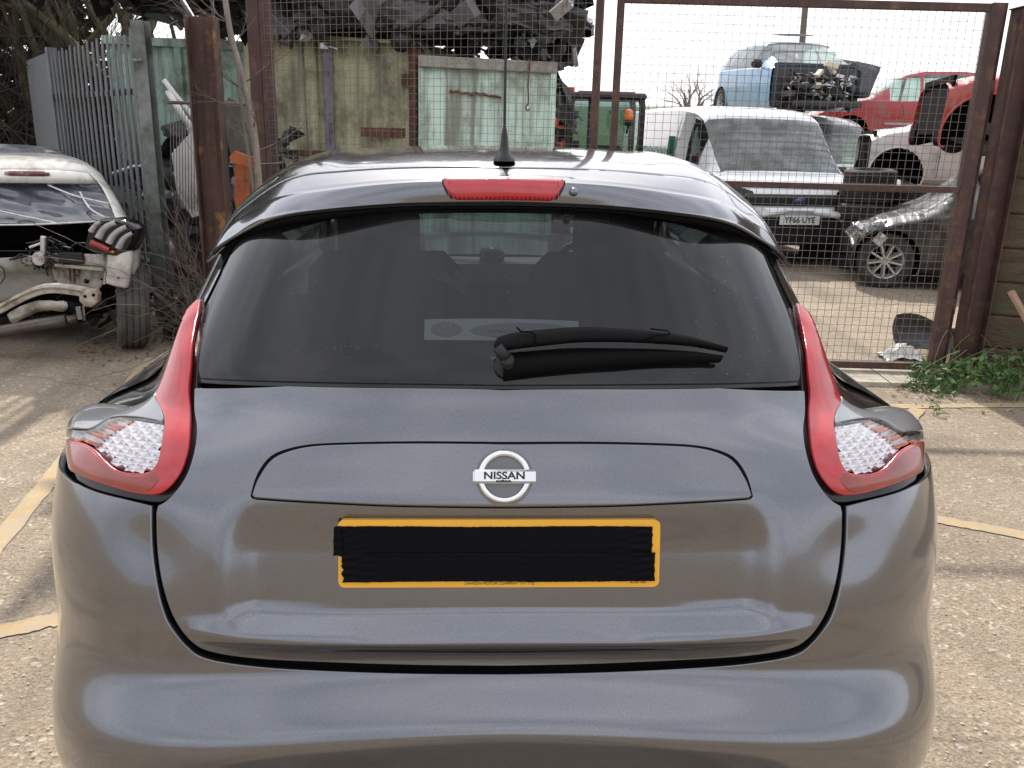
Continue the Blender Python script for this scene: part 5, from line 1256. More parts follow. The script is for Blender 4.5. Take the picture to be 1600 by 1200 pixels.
junk('engine_bay', blue, [GREASE, BLACK, GREASE, SILV], (-.58, .58, .95, 1.40, .26, .74), 170, 3, 1.0); junk('loose_trim', blue, [CREAMP], (-.1, .3, 1.35, 1.5, .35, .9), 6, 9, 1.1)
mb = MB(); mb.box((0, .96, .60), (1.5, .04, .7)); mb.build('bulkhead', mat('bulkhead', (.05, .06, .07), .6), blue)
mb = MB(); mb.box((0, 1.52, .30), (1.2, .06, .10), bev=.02); mb.box((.62, 1.3, .45), (.07, .5, .09)); mb.box((-.62, 1.3, .45), (.07, .5, .09)); mb.build('chassis_leg', GREASE, blue)
# black bonnet standing up behind it
mb = MB(); rows = [[(x, y + .03 * math.sin(x * 3), .05 - .06 * x * x) for x in np.linspace(-.6, .6, 7)] for y in np.linspace(0, .8, 6)]
mb.grid(np.array(rows)); bn = mb.build('loose_bonnet', carpaint('black_paint', (.02, .02, .022), .3)); bn.scale = (.68, .80, 1); bn.location = at_y(1322, 146, 16.9); bn.rotation_euler = (R(62), R(14), R(-22)); tag(bn, 'black car bonnet propped up between the blue car and the red car', 'bonnet')
md = bn.modifiers.new('thick', 'SOLIDIFY'); md.thickness = .02
# ---- red hatchback in the background, on a dark hulk
REDP = carpaint('red_paint', (.42, .022, .03), .3)
rc = place(1420, 17.6); red, *_ = loft_car('hatchback', HATCH, REDP, (rc[0] + .1, 17.6, 1.34), R(80), 'red hatchback seen from the side stacked above the tyres', side_win=[(-1.35, -.72), (-.62, .12), (.18, .70)], screen=(.5, 1.05), rear_win=(-1.82, -1.5), arches=[(-1.35, .36), (1.35, .36)], skip_wheels=[(0, 1), (1, 1), (0, -1), (1, -1)], seams=[(-.66, .1, 1.95, 0), (.30, .1, 1.0, .2), (-1.3, .4, 1.0, 0)], handles=[(-.95, .86), (-.35, .86)], glass=WGLASS)
mb = MB(); mb.beam(Vector((.885, -.9, .52)), Vector((.885, .75, .52)), .03, .04); mb.beam(Vector((-.885, -.9, .52)), Vector((-.885, .75, .52)), .03, .04); mb.build('door_strip', mat('grey_strip', (.4, .4, .42), .5), red)
# ---- dark car beneath it
dk = place(1430, 17.4); loft_car('crushed_car', HATCH, carpaint('dark_blue_paint', (.025, .03, .045), .4), (dk[0], 17.5, 0), R(95), 'dark crushed hatchback squashed under the red hatchback', crush=.08, seed=4, side_win=[(-1.3, .4)], arches=[(-1.3, .35), (1.3, .35)])
# ---- white car at right on the tyres
WP2 = carpaint('cream_white_paint', (.70, .69, .65), .35, damt=(.5, .8))
wc = at_y(1378, 240, 11.6); whc, *_ = loft_car('hatchback', HATCH, WP2, (wc.x + 2.15, 13.0, .80), R(76), 'cream white hatchback with a missing front wheel beneath the orange red car', side_win=[(-1.35, -.7), (-.6, .6)], screen=(.5, 1.05), arches=[(-1.35, .36), (1.38, .37)], skip_wheels=[(0, 1), (1, 1), (0, -1), (1, -1)], seams=[(.85, .1, .95, 0)], cut_front=1.74)
mb = MB(); mb.box((0, 1.70, .6), (1.5, .03, .6)); mb.build('bulkhead', DARK, whc)
# ---- orange red car nearest the post
ORP = carpaint('orange_red_paint', (.46, .045, .03), .32)
oc = at_y(1436, 200, 9.4); orc, osp, *_ = loft_car('hatchback', HATCH, ORP, (oc.x + 2.12, 9.8, 1.20), R(76), 'orange red car missing its front wheel on top of the cream white hatchback', side_win=[(-1.35, -.7), (-.6, .45)], screen=(.5, 1.05), arches=[(1.34, .44)], skip_wheels=[(0, 1), (0, -1)], seams=[(.72, .1, .95, 0)], tilt=(R(5), 0), mirrors=(.98, BLACK), cut_front=1.78)
mb = MB(); mb.box((0, 1.74, .6), (1.5, .03, .6)); mb.build('bulkhead', DARK, orc)
for s in (-1, 1): wheel('brake_hub', (s * .70, 1.30, .30), orc, r=.17, w=.08, rimr=.05, tyre_mat=GREASE, bare=True)
# ---- dark hatchback on the ground at right
DGP = carpaint('dark_grey_paint', (.035, .038, .042), .35, metal=.4)
dc = at_z(1376, 449); a = R(76); fw = Vector((-math.sin(a), math.cos(a), 0)); rt = Vector((math.cos(a), math.sin(a), 0))
org = Vector((dc.x, dc.y, 0)) - fw * 1.35 + rt * (.78 if rt.y > 0 else -.78) * (1)
HATCH2 = HATCH[:-4] + [(.92, .20, .93, .98, .86, .70), (1.35, .22, .80, .86, .84, .64), (1.60, .26, .64, .70, .80, .56), (1.68, .34, .52, .58, .70, .5)]
dgh, *_ = loft_car('hatchback', [(a_, b_ * .9, c_ * .86, d_ * .88, e_, f_) for a_, b_, c_, d_, e_, f_ in HATCH2], DGP, org, a, 'dark grey hatchback with a broken headlamp and spoked alloy wheel behind the gate', side_win=[(-1.35, -.7), (-.6, .55)], screen=(.5, 1.05), arches=[(-1.35, .36), (1.35, .36)], seams=[(.85, .1, .95, 0)], rim_mat=mat('bright_alloy', (.6, .6, .6), .3, metal=.7), spokes=9, glass=WGLASS, wr=.30)
for s in (-1, 1):
    mb = MB(); r = random.Random(3 + s)
    V = [Vector((s * (.60 + .20 * i / 4) + r.gauss(0, .015), 1.64 - .22 * (i / 4) ** 1.5 + r.gauss(0, .02), .50 + .05 * j + .03 * i + r.gauss(0, .012))) for i in range(5) for j in range(4)]
    mb.add(V, [(i * 4 + j, i * 4 + j + 1, (i + 1) * 4 + j + 1, (i + 1) * 4 + j) for i in range(4) for j in range(3)]); mb.build('headlight', HLAMP, dgh)
junk('headlamp_debris', dgh, [SILV], (-.9, -.6, 1.4, 1.75, .50, .75), 12, 15, .5); junk('headlamp_debris', dgh, [SILV], (.6, .9, 1.4, 1.75, .50, .75), 12, 16, .5)

# ---- tyre stacks
def tyre_mesh(r=.325, w=.205, rim=.20):
    mb = MB(); h = w / 2; prof = [(rim, -h * .75), (rim + .02, -h), (r - .06, -h * 1.03), (r - .02, -h * .92), (r - .004, -h * .78)]
    for k in range(5):
        x0 = -h * .78 + k * h * .312; prof += [(r, x0 + .004), (r, x0 + h * .312 - .009), (r - .008, x0 + h * .312 - .007), (r - .008, x0 + h * .312 - .001)]
    prof += [(r - .004, h * .78), (r - .02, h * .92), (r - .06, h * 1.03), (rim + .02, h), (rim, h * .75)]
    mb.lathe(prof, 36); me_o = mb.build('tyre', RUBBER, None, sharp=35); return me_o
ty = tyre_mesh(); first = True; r = random.Random(17)
names = {'L': 'left dark tyre stack beside the white van', 'M': 'tallest tyre stack in the middle', 'R': 'right tyre stack under the cream white hatchback', 'F': 'low row behind the tallest tyre stack'}
words = ['bottom', 'second', 'third', 'fourth', 'fifth', 'sixth', 'seventh', 'top']
for key, px, Y, n in (('L', 1303, 11.9, 5), ('M', 1354, 11.0, 6), ('R', 1418, 11.2, 5), ('F', 1462, 10.9, 5)):
    c = at_y(px, 300, Y)
    if key == 'F': names[key] = 'rightmost tyre stack next to the dark grey hatchback'
    for k in range(n):
        o = ty if first else ty.copy()
        if not first: COL.objects.link(o)
        first = False; o.location = (c.x + r.gauss(0, .02), Y + r.gauss(0, .02), .105 + k * .203); o.rotation_euler = (r.gauss(0, .02), r.gauss(0, .02), r.uniform(0, 6)); sc = r.uniform(.94, 1.04) * 1; o.scale = (sc, sc, 1)
        w = 'topmost' if k == n - 1 else words[k]; tag(o, f'{w} tyre of the {names[key]}', 'tyre', 'stacked scrap tyres')

# ---- debris by the gate
mb = MB(); rows = []; r = random.Random(22)
for u in np.linspace(0, 1, 14):
    for v in np.linspace(0, 1, 6): pass
rows = [[(u * .95, .10 * math.sin(v * 2.6) + .10 * u * u, .02 + .30 * v * (1 - .55 * u) + .03 * math.sin(u * 9)) for v in np.linspace(0, 1, 7)] for u in np.linspace(0, 1, 16)]
mb.grid(np.array(rows)); bb = mb.build('broken_bumper', mat('dusty_black_plastic', (.03, .03, .034), .45, dirt=(.15, .14, .12), dscale=5, damt=(.5, .75))); p = at_z(1406, 556); bb.location = (p.x, p.y, 0); bb.rotation_euler = (R(-12), 0, R(12)); tag(bb, 'broken black bumper lying on the ground behind the gate', 'bumper')
md = bb.modifiers.new('t', 'SOLIDIFY'); md.thickness = .006
def crumple(name, c, sx, sy, h, m_, seed, label, cat, n=14):
    r = random.Random(seed); mb = MB(); V = []
    for i in range(n):
        for j in range(n):
            u = i / (n - 1) * 2 - 1; v = j / (n - 1) * 2 - 1; d = max(0, 1 - (u * u + v * v) * .6); V.append((u * sx + r.gauss(0, sx * .07), v * sy + r.gauss(0, sy * .07), max(.003, h * d * r.uniform(.35, 1.1))))
    mb.add(V, [(i * n + j, (i + 1) * n + j, (i + 1) * n + j + 1, i * n + j + 1) for i in range(n - 1) for j in range(n - 1)]); o = mb.build(name, m_); o.location = c; tag(o, label, cat); return o
p = at_z(1408, 561); crumple('plastic_bag', (p.x, p.y, 0), .15, .10, .12, mat('bag_white', (.75, .75, .73), .5, spec=.4), 8, 'crumpled white plastic bag beside the broken bumper', 'bag')

# ------------------------------------------------------------------ skips behind the left gate leaf
MINT = mat('mint_green_steel', (.50, .68, .58), .6, var=.10, vscale=2.5, dirt=(.14, .15, .11), dscale=2.2, damt=(.47, .66), bump=.25, bscale=25, streak=((.18, .22, .16), .48, .66, 5))
MINT2 = mat('faded_mint_steel', (.62, .80, .70), .6, var=.10, vscale=2, dirt=(.25, .27, .20), dscale=2.6, damt=(.48, .66), bump=.25, bscale=25, streak=((.24, .27, .21), .48, .62, 6))
KHAKI = mat('khaki_painted_steel', (.52, .50, .31), .65, var=.14, vscale=2.5, dirt=(.18, .165, .10), dscale=3.2, damt=(.46, .64), bump=.25, bscale=22, streak=((.20, .18, .12), .48, .66, 7))
RUSTS = mat('rust_steel', (.12, .055, .035), .8, var=.3, vscale=6, dirt=(.22, .10, .05), dscale=8, damt=(.48, .66), bump=.4, bscale=40)
LILAC = mat('grey_lilac_paint', (.25, .23, .31), .6, dirt=(.12, .10, .10), dscale=9, damt=(.45, .62), var=.15, vscale=9)
CONT = mat('concrete_rim', (.32, .31, .27), .85, dirt=(.14, .13, .11), dscale=5, damt=(.45, .65), var=.2, vscale=9, bump=.4, bscale=30)
def skip(name, pl, pr, ytop, depth, paint, label, rim=.10, ribs=(), rim_mat=None, slope=0.0):
    """front wall from pixel column pl to pr (each (px, Y)); ytop pixel rows of the top edge at both ends"""
    A = at_y(pl[0], ytop[0], pl[1]); B = at_y(pr[0], ytop[1], pr[1]); base = Vector((A.x, A.y, 0)); root = empty(name, base, 0, label, 'skip')
    u = Vector((B.x - A.x, B.y - A.y, 0)); Lw = u.length; u.normalize(); n = Vector((u.y, -u.x, 0)); 
    zA, zB = A.z, B.z; up = Vector((0, 0, 1)); nx_ = 16; nz_ = 8; r = random.Random(int(pl[0]))
    def wall(nm, o0, d, L_, z0, z1, nrm):
        rows = [[(o0 + d * (L_ * i / nx_) + nrm * (r.gauss(0, .004) if 0 < i < nx_ else 0) + up * ((z0 + (z1 - z0) * i / nx_) * j / nz_)) for j in range(nz_ + 1)] for i in range(nx_ + 1)]
        mb = MB(); mb.grid(np.array([[tuple(p) for p in r_] for r_ in rows])); o = mb.build(nm, paint, root); md = o.modifiers.new('t', 'SOLIDIFY'); md.thickness = .02; md.offset = 0; return o
    wall('front_wall', Vector((0, 0, 0)), u, Lw, zA, zB, n); wall('side_wall', u * Lw, -n, depth, zB, zB, u); wall('side_wall', Vector((0, 0, 0)), -n, depth, zA, zA, -u); wall('rear_wall', -n * depth, u, Lw, zA, zB, -n)
    mb = MB(); mb.beam(up * (zA - rim / 2) + n * .03 - u * .01, u * (Lw + .01) + up * (zB - rim / 2) + n * .03, rim, .10, up=n, bev=.008); mb.build('rim', rim_mat or paint, root)
    for f, w, m_, k0 in ribs:
        mb = MB(); zt_ = zA + (zB - zA) * f; mb.beam(u * (Lw * f) + n * .035 + up * k0, u * (Lw * f) + n * .035 + up * (zt_ - .01), w, .06, up=n, bev=.006); mb.build('rib', m_, root)
    return root, u, n, Lw
sk1 = skip('mint_skip', (165, 11.6), (402, 10.9), (56, 66), 2.2, MINT, 'mint green steel skip behind the palisade fence and rusty column', ribs=[(.5, .10, MINT, 0), (.97, .08, MINT, 0)])
sk2, u2, n2, L2 = skip('khaki_skip', (384, 10.3), (652, 9.7), (47, 66), 2.2, KHAKI, 'khaki yellow steel skip with a lilac grey upright behind the left gate leaf', rim=.035, rim_mat=KHAKI, ribs=[(.022, .10, KHAKI, 0), (.985, .09, RUSTS, 0), (.40, .14, KHAKI, 0)])
mb = MB(); mb.beam(u2 * (L2 * .50) + n2 * .05, u2 * (L2 * .50) + n2 * .05 + Vector((0, 0, 2.42)), .105, .05, up=n2, bev=.01); mb.build('upright', LILAC, sk2)
mb = MB(); mb.box(u2 * (L2 * .50) + n2 * .10 + Vector((0, 0, 2.40)), (.12, .08, .10), bev=.02); mb.tube([u2 * (L2 * .50) + n2 * .12 + Vector((0, 0, 2.42)), u2 * (L2 * .50 + .18) + n2 * .14 + Vector((0, 0, 2.36))], .02, 8); mb.build('clamp', SILV, sk2)
zb = at_y(500, 240, 10).z; mb = MB(); mb.beam(u2 * .0 + n2 * .05 + Vector((0, 0, zb)), u2 * (L2 * .78) + n2 * .05 + Vector((0, 0, zb + .02)), .05, .05, up=n2); mb.box(u2 * (L2 * .82) + n2 * .06 + Vector((0, 0, 1.52)), (.50, .04, .10)); mb.box(u2 * (L2 * .955) + n2 * .05 + Vector((0, 0, 2.06)), (.13, .03, .13), bev=.01); mb.build('rusty_bar', RUSTS, sk2)
sk3, u3, n3, L3 = skip('mint_skip', (655, 9.35), (868, 9.50), (87, 98), 2.2, MINT2, 'pale mint green steel skip with a grey rim directly behind the aerial', rim=.11, rim_mat=CONT, ribs=[(.985, .06, MINT2, 0)])
mb = MB(); r = random.Random(5); pts = [u3 * (L3 * (.22 + .38 * k / 12)) + n3 * .035 + Vector((0, 0, at_y(700, 142, 9.45).z - .05 * k / 12 + r.gauss(0, .006))) for k in range(13)]; mb.tube(pts, [.012 + .006 * r.random() for _ in pts], 6); mb.build('rusty_bar', RUSTS, sk3)
mb = MB(); c0 = u3 * (L3 * .795) + n3 * .10; zc = 2.28; mb.tube([c0 + Vector((.004 * math.sin(k), 0, zc - .05 * k)) for k in range(10)], .009, 5); mb.tube([c0 + Vector((.02 * math.cos(a), 0, zc - .47 + .03 * math.sin(a))) for a in np.linspace(1.5, 6, 8)], .008, 5); mb.build('hanging_hook', RUSTS, sk3)

# ------------------------------------------------------------------ crushed hulks piled on the skips
GREYP = carpaint('grey_scrap_paint', (.16, .17, .19), .4, damt=(.45, .7))
def hulk(px, Y, z, rz, label, seed, st=HATCH, col=(.02, .022, .026), crush=.10, tilt=(0, 0), n=110, squash=.75, mats_=None):
    c = at_y(px, 100, Y); P_ = carpaint('hulk_paint', col, .4, damt=(.42, .7), dirt=(.07, .055, .045))
    st = [(a, b, c_ * squash if c_ > .5 else c_, d * squash, e, f) for a, b, c_, d, e, f in st]
    h, *_ = loft_car('crushed_car', st, P_, (c.x, Y, z), rz, label, crush=crush, seed=seed, side_win=[(-1.3, .5)], screen=(.5, 1.05), wheels=False, tilt=tilt, glass=DGLASS)
    junk('torn_metal', h, mats_ or [GREASE, BLACK, GREYP, SILV, GREASE, BLACK], (-.95, .95, -1.9, 1.8, .1, 1.2 * squash), n, seed + 50, 1.5); return h
hulk(480, 11.2, 2.50, R(88), 'black crushed car lying on the khaki skip', 31, n=240, col=(.035, .038, .045))
hulk(560, 11.3, 3.20, R(272), 'black crushed car on top of the pile above the khaki skip', 32, n=220, col=(.05, .055, .065))
hulk(650, 10.4, 2.33, R(268), 'black wreck with shattered glass lying on the pale mint skip', 33, n=280, squash=.62, col=(.03, .032, .038))
hulk(655, 10.6, 3.00, R(80), 'dark chassis overhanging at the top of the pile above the pale mint skip', 34, n=240, squash=.55, col=(.045, .05, .06))
hulk(330, 9.9, 2.66, R(65), 'black bodyshell perched above the mint skip beside the rusty column', 35, n=120, st=SM, col=(.02, .022, .026))
# shattered screen hanging at the right end of the pile
mb = MB(); r = random.Random(41); c = at_y(842, 52, 9.9)
V = [c + Vector(((i - 2) * .085 + r.gauss(0, .01), r.gauss(0, .015), (j - 1.5) * .07 - abs(i - 2) * .02 + .012 * i)) for i in range(5) for j in range(4)]
mb.add(V, [(i * 4 + j, (i + 1) * 4 + j, (i + 1) * 4 + j + 1, i * 4 + j + 1) for i in range(4) for j in range(3)]); o = mb.build('shattered_screen', mat('shattered_glass', (.45, .62, .60), .35, coat=1)); tag(o, 'pale green shattered windscreen at the right end of the scrap pile', 'windscreen')
mb = MB(); r = random.Random(43); rows = []
for i in range(10):
    u = i / 9; px = 820 + 72 * u; rows.append([tuple(at_y(px + r.gauss(0, 2), 62 + 80 * u ** 1.6 + 16 * j + r.gauss(0, 3), 9.75 + .05 * j + r.gauss(0, .05))) for j in range(5)])
mb.grid(np.array(rows), sm=False); o = mb.build('torn_wing', carpaint('black_torn', (.018, .018, .02), .25)); tag(o, 'crumpled glossy black wing drooping off the right end of the pile', 'car wing'); md = o.modifiers.new('t', 'SOLIDIFY'); md.thickness = .01

# ------------------------------------------------------------------ loader cab with beacon
cabp = at_y(947, 200, 12.2); cab = empty('loader', (cabp.x, 12.2, 0), R(0), 'black framed loader cab with an orange beacon behind the middle of the gate', 'loader')
CABF = mat('cab_black', (.02, .022, .03), .4); 
def T(px, py, Y=12.2): q_ = at_y(px, py, Y) - Vector((cabp.x, 12.2, 0)); return q_
x0, x1 = T(892, 180).x, T(1003, 180).x; zt = T(945, 150).z
mb = MB()
for x in (x0, x1):
    for y in (0, 1.0): mb.tube([Vector((x, y, .9)), Vector((x, y, zt - .12)), Vector((x * .97 + (x0 + x1) / 2 * .03, y, zt - .03))], .045, 8)
mb.tube([Vector((T(922, 180).x, 0, .9)), Vector((T(922, 180).x, 0, zt))], .03, 8)
mb.build('cab_frame', CABF, cab)
mb = MB(); mb.box(((x0 + x1) / 2, .5, zt), (x1 - x0 + .1, 1.12, .09), bev=.03); mb.build('cab_roof', CABF, cab)
mb = MB(); mb.box(((x0 + x1) / 2, .5, zt + .055), (x1 - x0 - .2, .9, .02)); mb.build('roof_panel', mat('orange_panel', (.6, .18, .03), .5), cab)
for y in (.0, 1.0): mb = MB(); mb.box(((x0 + x1) / 2, y + .02, (zt + .9) / 2), (x1 - x0 - .09, .008, zt - 1.0)); mb.build('cab_window', glass_mat('cab_glass', (.62, .70, .68), .8, haze=.05), cab)
mb = MB(); mb.box(((x0 + x1) / 2, .5, .62), (x1 - x0 + .12, 1.5, .62), bev=.05); mb.box(((x0 + x1) / 2, 1.8, .8), (.9, 1.3, .6), bev=.06); mb.build('chassis', mat('loader_red', (.40, .03, .02), .5, dirt=(.1, .07, .05)), cab)
mb = MB(); mb.beam(T(884, 150, 12.6), T(884, 225, 12.6) + Vector((0, 1.8, 0)), .24, .3, bev=.02); mb.build('boom', mat('boom_red', (.55, .03, .02), .5, dirt=(.1, .06, .05)), cab)
junk('hoses', cab, [GREASE, BLACK], (x0 - .25, x0 + .15, -.1, .3, 1.1, zt - .1), 26, 71, .9)
mb = MB(); mb.box(((x0 + x1) / 2 + .1, .6, 1.15), (.42, .14, .5), bev=.05); mb.box(((x0 + x1) / 2 + .1, .45, .95), (.42, .4, .1), bev=.04); mb.build('cab_seat', BLACK, cab)
bp_ = T(982, 188, 11.95); mb = MB(); Mo = Matrix.Translation(bp_); mb.lathe([(0, .145), (.035, .14), (.055, .12), (.062, .05), (.062, .0), (0, .0)], 18, Mo)
mb.build('beacon', mat('beacon_orange', (.85, .19, .02), .25, coat=1), cab); mb = MB(); mb.lathe([(.064, .0), (.064, -.05), (.04, -.07), (0, -.07)], 16, Mo); mb.tube([bp_ + Vector((0, 0, -.05)), bp_ + Vector((.0, .12, -.16))], .015, 6); mb.build('beacon_base', BLACK, cab)
mb = MB(); mp_ = T(960, 186, 11.95); mb.box(mp_, (.10, .03, .26), bev=.012); mb.tube([mp_, mp_ + Vector((-.05, .2, .1))], .01, 6); mb.build('mirror', SILV, cab)
for sx in (x0 - .1, x1 + .1):
    for y in (.0, 1.9): wheel('wheel', (sx, y, .42), cab, r=.42, w=.28, rimr=.22)
# utility pole
pb = at_y(1250, 60, 32); mb = MB(); mb.tube([(pb.x + .25, 32, 0), (pb.x, 32, 7.5)], [.13, .10], 10); o = mb.build('utility_pole', mat('pole_timber', (.13, .10, .09), .85)); tag(o, 'tall timber utility pole rising behind the blue car', 'pole')

# ------------------------------------------------------------------ scrap between column and gate
def slab(name, pts, Y, th, m_, label, cat, tilt_y=0.0):
    P0 = [at_y(px, py, Y + tilt_y * i) for i, (px, py) in enumerate(pts)]; V = [tuple(p) for p in P0] + [tuple(p + Vector((.01, th, 0))) for p in P0]; n = len(pts)
    F = [tuple(range(n)), tuple(range(n, 2 * n))[::-1]] + [(i, n + i, n + (i + 1) % n, (i + 1) % n) for i in range(n)]
    o = mesh_obj(name, V, F, m_); tag(o, label, cat); bm = bmesh.new(); bm.from_mesh(o.data); bmesh.ops.recalc_face_normals(bm, faces=bm.faces); bm.to_mesh(o.data); bm.free(); return o
slab('leaning_slab', [(346, 168), (358, 152), (372, 160), (392, 215), (398, 262), (392, 330), (376, 330), (362, 250), (352, 205)], 7.4, .12, mat('grey_render', (.13, .12, .105), .9, var=.35, vscale=9, bump=.6, bscale=30), 'lumpy grey slab leaning between the rusty column and the sapling', 'slab')
slab('orange_sheet', [(366, 262), (374, 246), (386, 250), (384, 300), (388, 345), (372, 350), (366, 310)], 6.9, .07, mat('orange_plastic', (.42, .105, .03), .55, dirt=(.1, .05, .03), damt=(.5, .7), dscale=9), 'bent orange metal panel stuck between the column and the sapling', 'panel')
slab('orange_bracket', [(358, 245), (366, 236), (380, 242), (395, 246), (396, 262), (378, 258), (362, 254)], 6.8, .05, bpy.data.materials['orange_plastic'], 'torn orange bracket lying on top of the bent orange panel', 'bracket')
slab('white_car_wing', [(268, 240), (322, 180), (330, 190), (330, 330), (300, 340), (276, 300)], 7.7, .05, WP2, 'white car wing leaning behind the rusty column and brambles', 'car wing')
mb = MB(); mb.tube([at_y(*p) for p in ((256, 125, 8.0), (275, 150, 8.0), (300, 180, 8.0), (322, 215, 8.0))], .025, 8); mb.tube([at_y(*p) for p in ((262, 142, 7.95), (285, 180, 7.95), (318, 225, 7.95))], .03, 8); o = mb.build('door_frame', WP2); tag(o, 'curved white door frame leaning above the white car wing', 'door frame')
mb = MB(); mb.tube([at_y(*p) for p in ((262, 160, 7.2), (300, 161, 7.2), (350, 161, 7.15), (400, 164, 7.1))], .014, 8); o = mb.build('steel_rail', BARK); tag(o, 'thin rusty steel rail running from the fence post to the gate post', 'rail')
r = random.Random(6); mb = MB()
for k in range(15): mb.tube([at_y(266 + k * 4.6, 168, 7.25), at_y(268 + k * 4.5, 330, 7.25)], .0035, 4)
o = mb.build('wire_panel', WIRE); tag(o, 'upright wire panel behind the brambles beside the fence post', 'wire panel')
ob = empty('scrap_heap', tuple(at_y(330, 250, 8.6)), 0, 'heap of black car parts behind the rusty column', 'scrap'); ob.location.z = 0
junk('car_parts', ob, [GREASE, BLACK, GREASE, SILV], (-.75, .75, -.3, .5, .1, 1.5), 130, 88, 1.4)
mb = MB(); mb.tube([at_y(*p) for p in ((285, 2, 6.4), (302, 30, 6.3), (318, 34, 6.25))], .02, 6); mb.tube([at_y(*p) for p in ((331, -5, 6.2), (336, 60, 6.15), (342, 90, 6.1))], .012, 6); mb.tube([at_y(*p) for p in ((316, 52, 6.1), (325, 72, 6.05), (345, 90, 6.0))], .008, 6); o = mb.build('hanging_wire', GREASE); tag(o, 'black wire and bracket hanging over the top of the rusty column', 'wire')
mb = MB(); mb.beam(at_y(288, 36, 6.2), at_y(312, 30, 6.2), .05, .05, bev=.01); o = mb.build('clamp', SILV if False else GREASE); tag(o, 'dark clamp at the top left of the rusty column', 'clamp')
# ------------------------------------------------------------------ white wreck at the left edge
WW = carpaint('wreck_white', (.72, .70, .64), .4, dirt=(.30, .25, .18), damt=(.48, .70)); WIN = carpaint('wreck_inner_white', (.50, .47, .41), .5, dirt=(.14, .11, .08), damt=(.42, .60), coat=.1)
wc0 = at_y(50, 200, 6.6); WR = Vector((wc0.x, 6.6, 0)); wreck = empty('wrecked_car', WR, 0, 'white wrecked car, tail stripped bare, plastic film over its rear window', 'car')
def W(px, py, Y): return at_y(px, py, Y) - WR
def Z6(zx, zy): return (zx / 3.53, 220 + zy / 3.53)
def pgrid(name, rows, m_, thick=.012, noise=0.0, seed=1, smooth=True, sub=4):
    """rows: list of rows of (px, py, Y); resampled smoothly both ways"""
    A = np.array([[tuple(W(*p)) for p in r_] for r_ in rows]); A = np.array([sm_curve(list(r_), sub) for r_ in A]); A = np.array([sm_curve(list(A[:, j]), sub) for j in range(A.shape[1])]).transpose(1, 0, 2)
    if noise: A = A + np.random.default_rng(seed).standard_normal(A.shape) * noise
    mb = MB(); mb.grid(A, smooth); o = mb.build(name, m_, wreck)
    if thick: md = o.modifiers.new('t', 'SOLIDIFY'); md.thickness = thick; md.offset = 0
    return o
# roof shell with the right hand pillar
pgrid('roof', [[(-110, 243, 8.0), (0, 240, 8.0), (70, 240, 8.0), (112, 246, 8.0), (138, 262, 7.9)], [(-110, 246, 7.1), (0, 243, 7.1), (80, 243, 7.1), (126, 251, 7.1), (152, 268, 7.05)], [(-110, 252, 6.6), (0, 250, 6.6), (85, 250, 6.6), (132, 257, 6.6), (160, 276, 6.65)], [(-110, 266, 6.42), (0, 266, 6.40), (85, 267, 6.42), (135, 270, 6.48), (163, 284, 6.58)]], WW)
pgrid('roof_rear_edge', [[(-110, 265, 6.405), (0, 266, 6.395), (85, 267, 6.41), (140, 271, 6.46)], [(-110, 275, 6.36), (0, 276, 6.35), (85, 277, 6.36), (148, 279, 6.43)], [(-110, 284, 6.38), (0, 285, 6.37), (85, 286, 6.38), (155, 287, 6.45)]], WW)
pgrid('rear_pillar', [[(140, 270, 6.44), (152, 272, 6.50), (163, 283, 6.62), (166, 290, 6.9)], [(158, 290, 6.34), (170, 296, 6.40), (178, 305, 6.52), (180, 315, 6.8)], [(172, 318, 6.14), (184, 320, 6.20), (192, 330, 6.34), (194, 340, 6.6)], [(182, 344, 5.98), (194, 344, 6.03), (204, 350, 6.15), (208, 356, 6.4)], [(190, 352, 5.92), (200, 352, 5.98), (213, 362, 6.1), (217, 372, 6.3)]], WW)
mb = MB(); rr = [W(8 + k * 8.6, 271 + .1 * k, 6.352) for k in range(9)]; mb.tube(rr, [.012] + [.019] * 7 + [.012], 8); mb.build('brake_light', mat('wreck_red_lens', (.13, .012, .02), .4, coat=.6, dirt=(.35, .28, .28), dscale=20, damt=(.5, .7)), wreck)
# film over the rear window
FILM = mat('plastic_film', (.060, .064, .082), .18, coat=.6, var=.5, vscale=2.2, dirt=(.30, .30, .33), dscale=2.6, damt=(.58, .68), stretch=(.6, 1.6, 1.6))
rows = []; rnd = np.random.default_rng(3)
for i in range(40):
    u = i / 39; x0 = -110 + (160 + 110) * u; x1 = -110 + (186 + 110) * u; col_ = []
    for j in range(16):
        v = j / 15; px = x0 + (x1 - x0) * v; py = (286 + 3 * u) + (350 - 4 * u - 286) * v; Y = 6.43 - .42 * v
        w_ = .022 * math.sin(9 * u + 7 * v) * math.sin(5 * v * 2 - 13 * u) + .014 * abs(math.sin(17 * u + 22 * v)) + .010 * math.sin(31 * u - 19 * v)
        col_.append(tuple(W(px, py, Y + w_ * (0 if j in (0, 15) else 1) + rnd.normal(0, .0007))))
    rows.append(col_)
mb = MB(); mb.grid(np.array(rows)); mb.build('plastic_film', FILM, wreck)
TAPEW = mat('film_edge', (.62, .60, .60), .4, var=.3, vscale=20)
mb = MB()
for a_, b_, c_ in (((-60, 316, 6.12), (20, 334, 6.05), (95, 350, 5.98)), ((75, 289, 6.38), (118, 306, 6.25), (170, 318, 6.14)), ((125, 300, 6.3), (140, 325, 6.1), (165, 340, 6.0)), ((-110, 351, 5.97), (40, 351, 5.97), (150, 346, 5.97))):
    mb.tube([W(*p) for p in sm_curve([a_, b_, c_], 5)], .007, 5)
mb.build('film_fold', TAPEW, wreck)
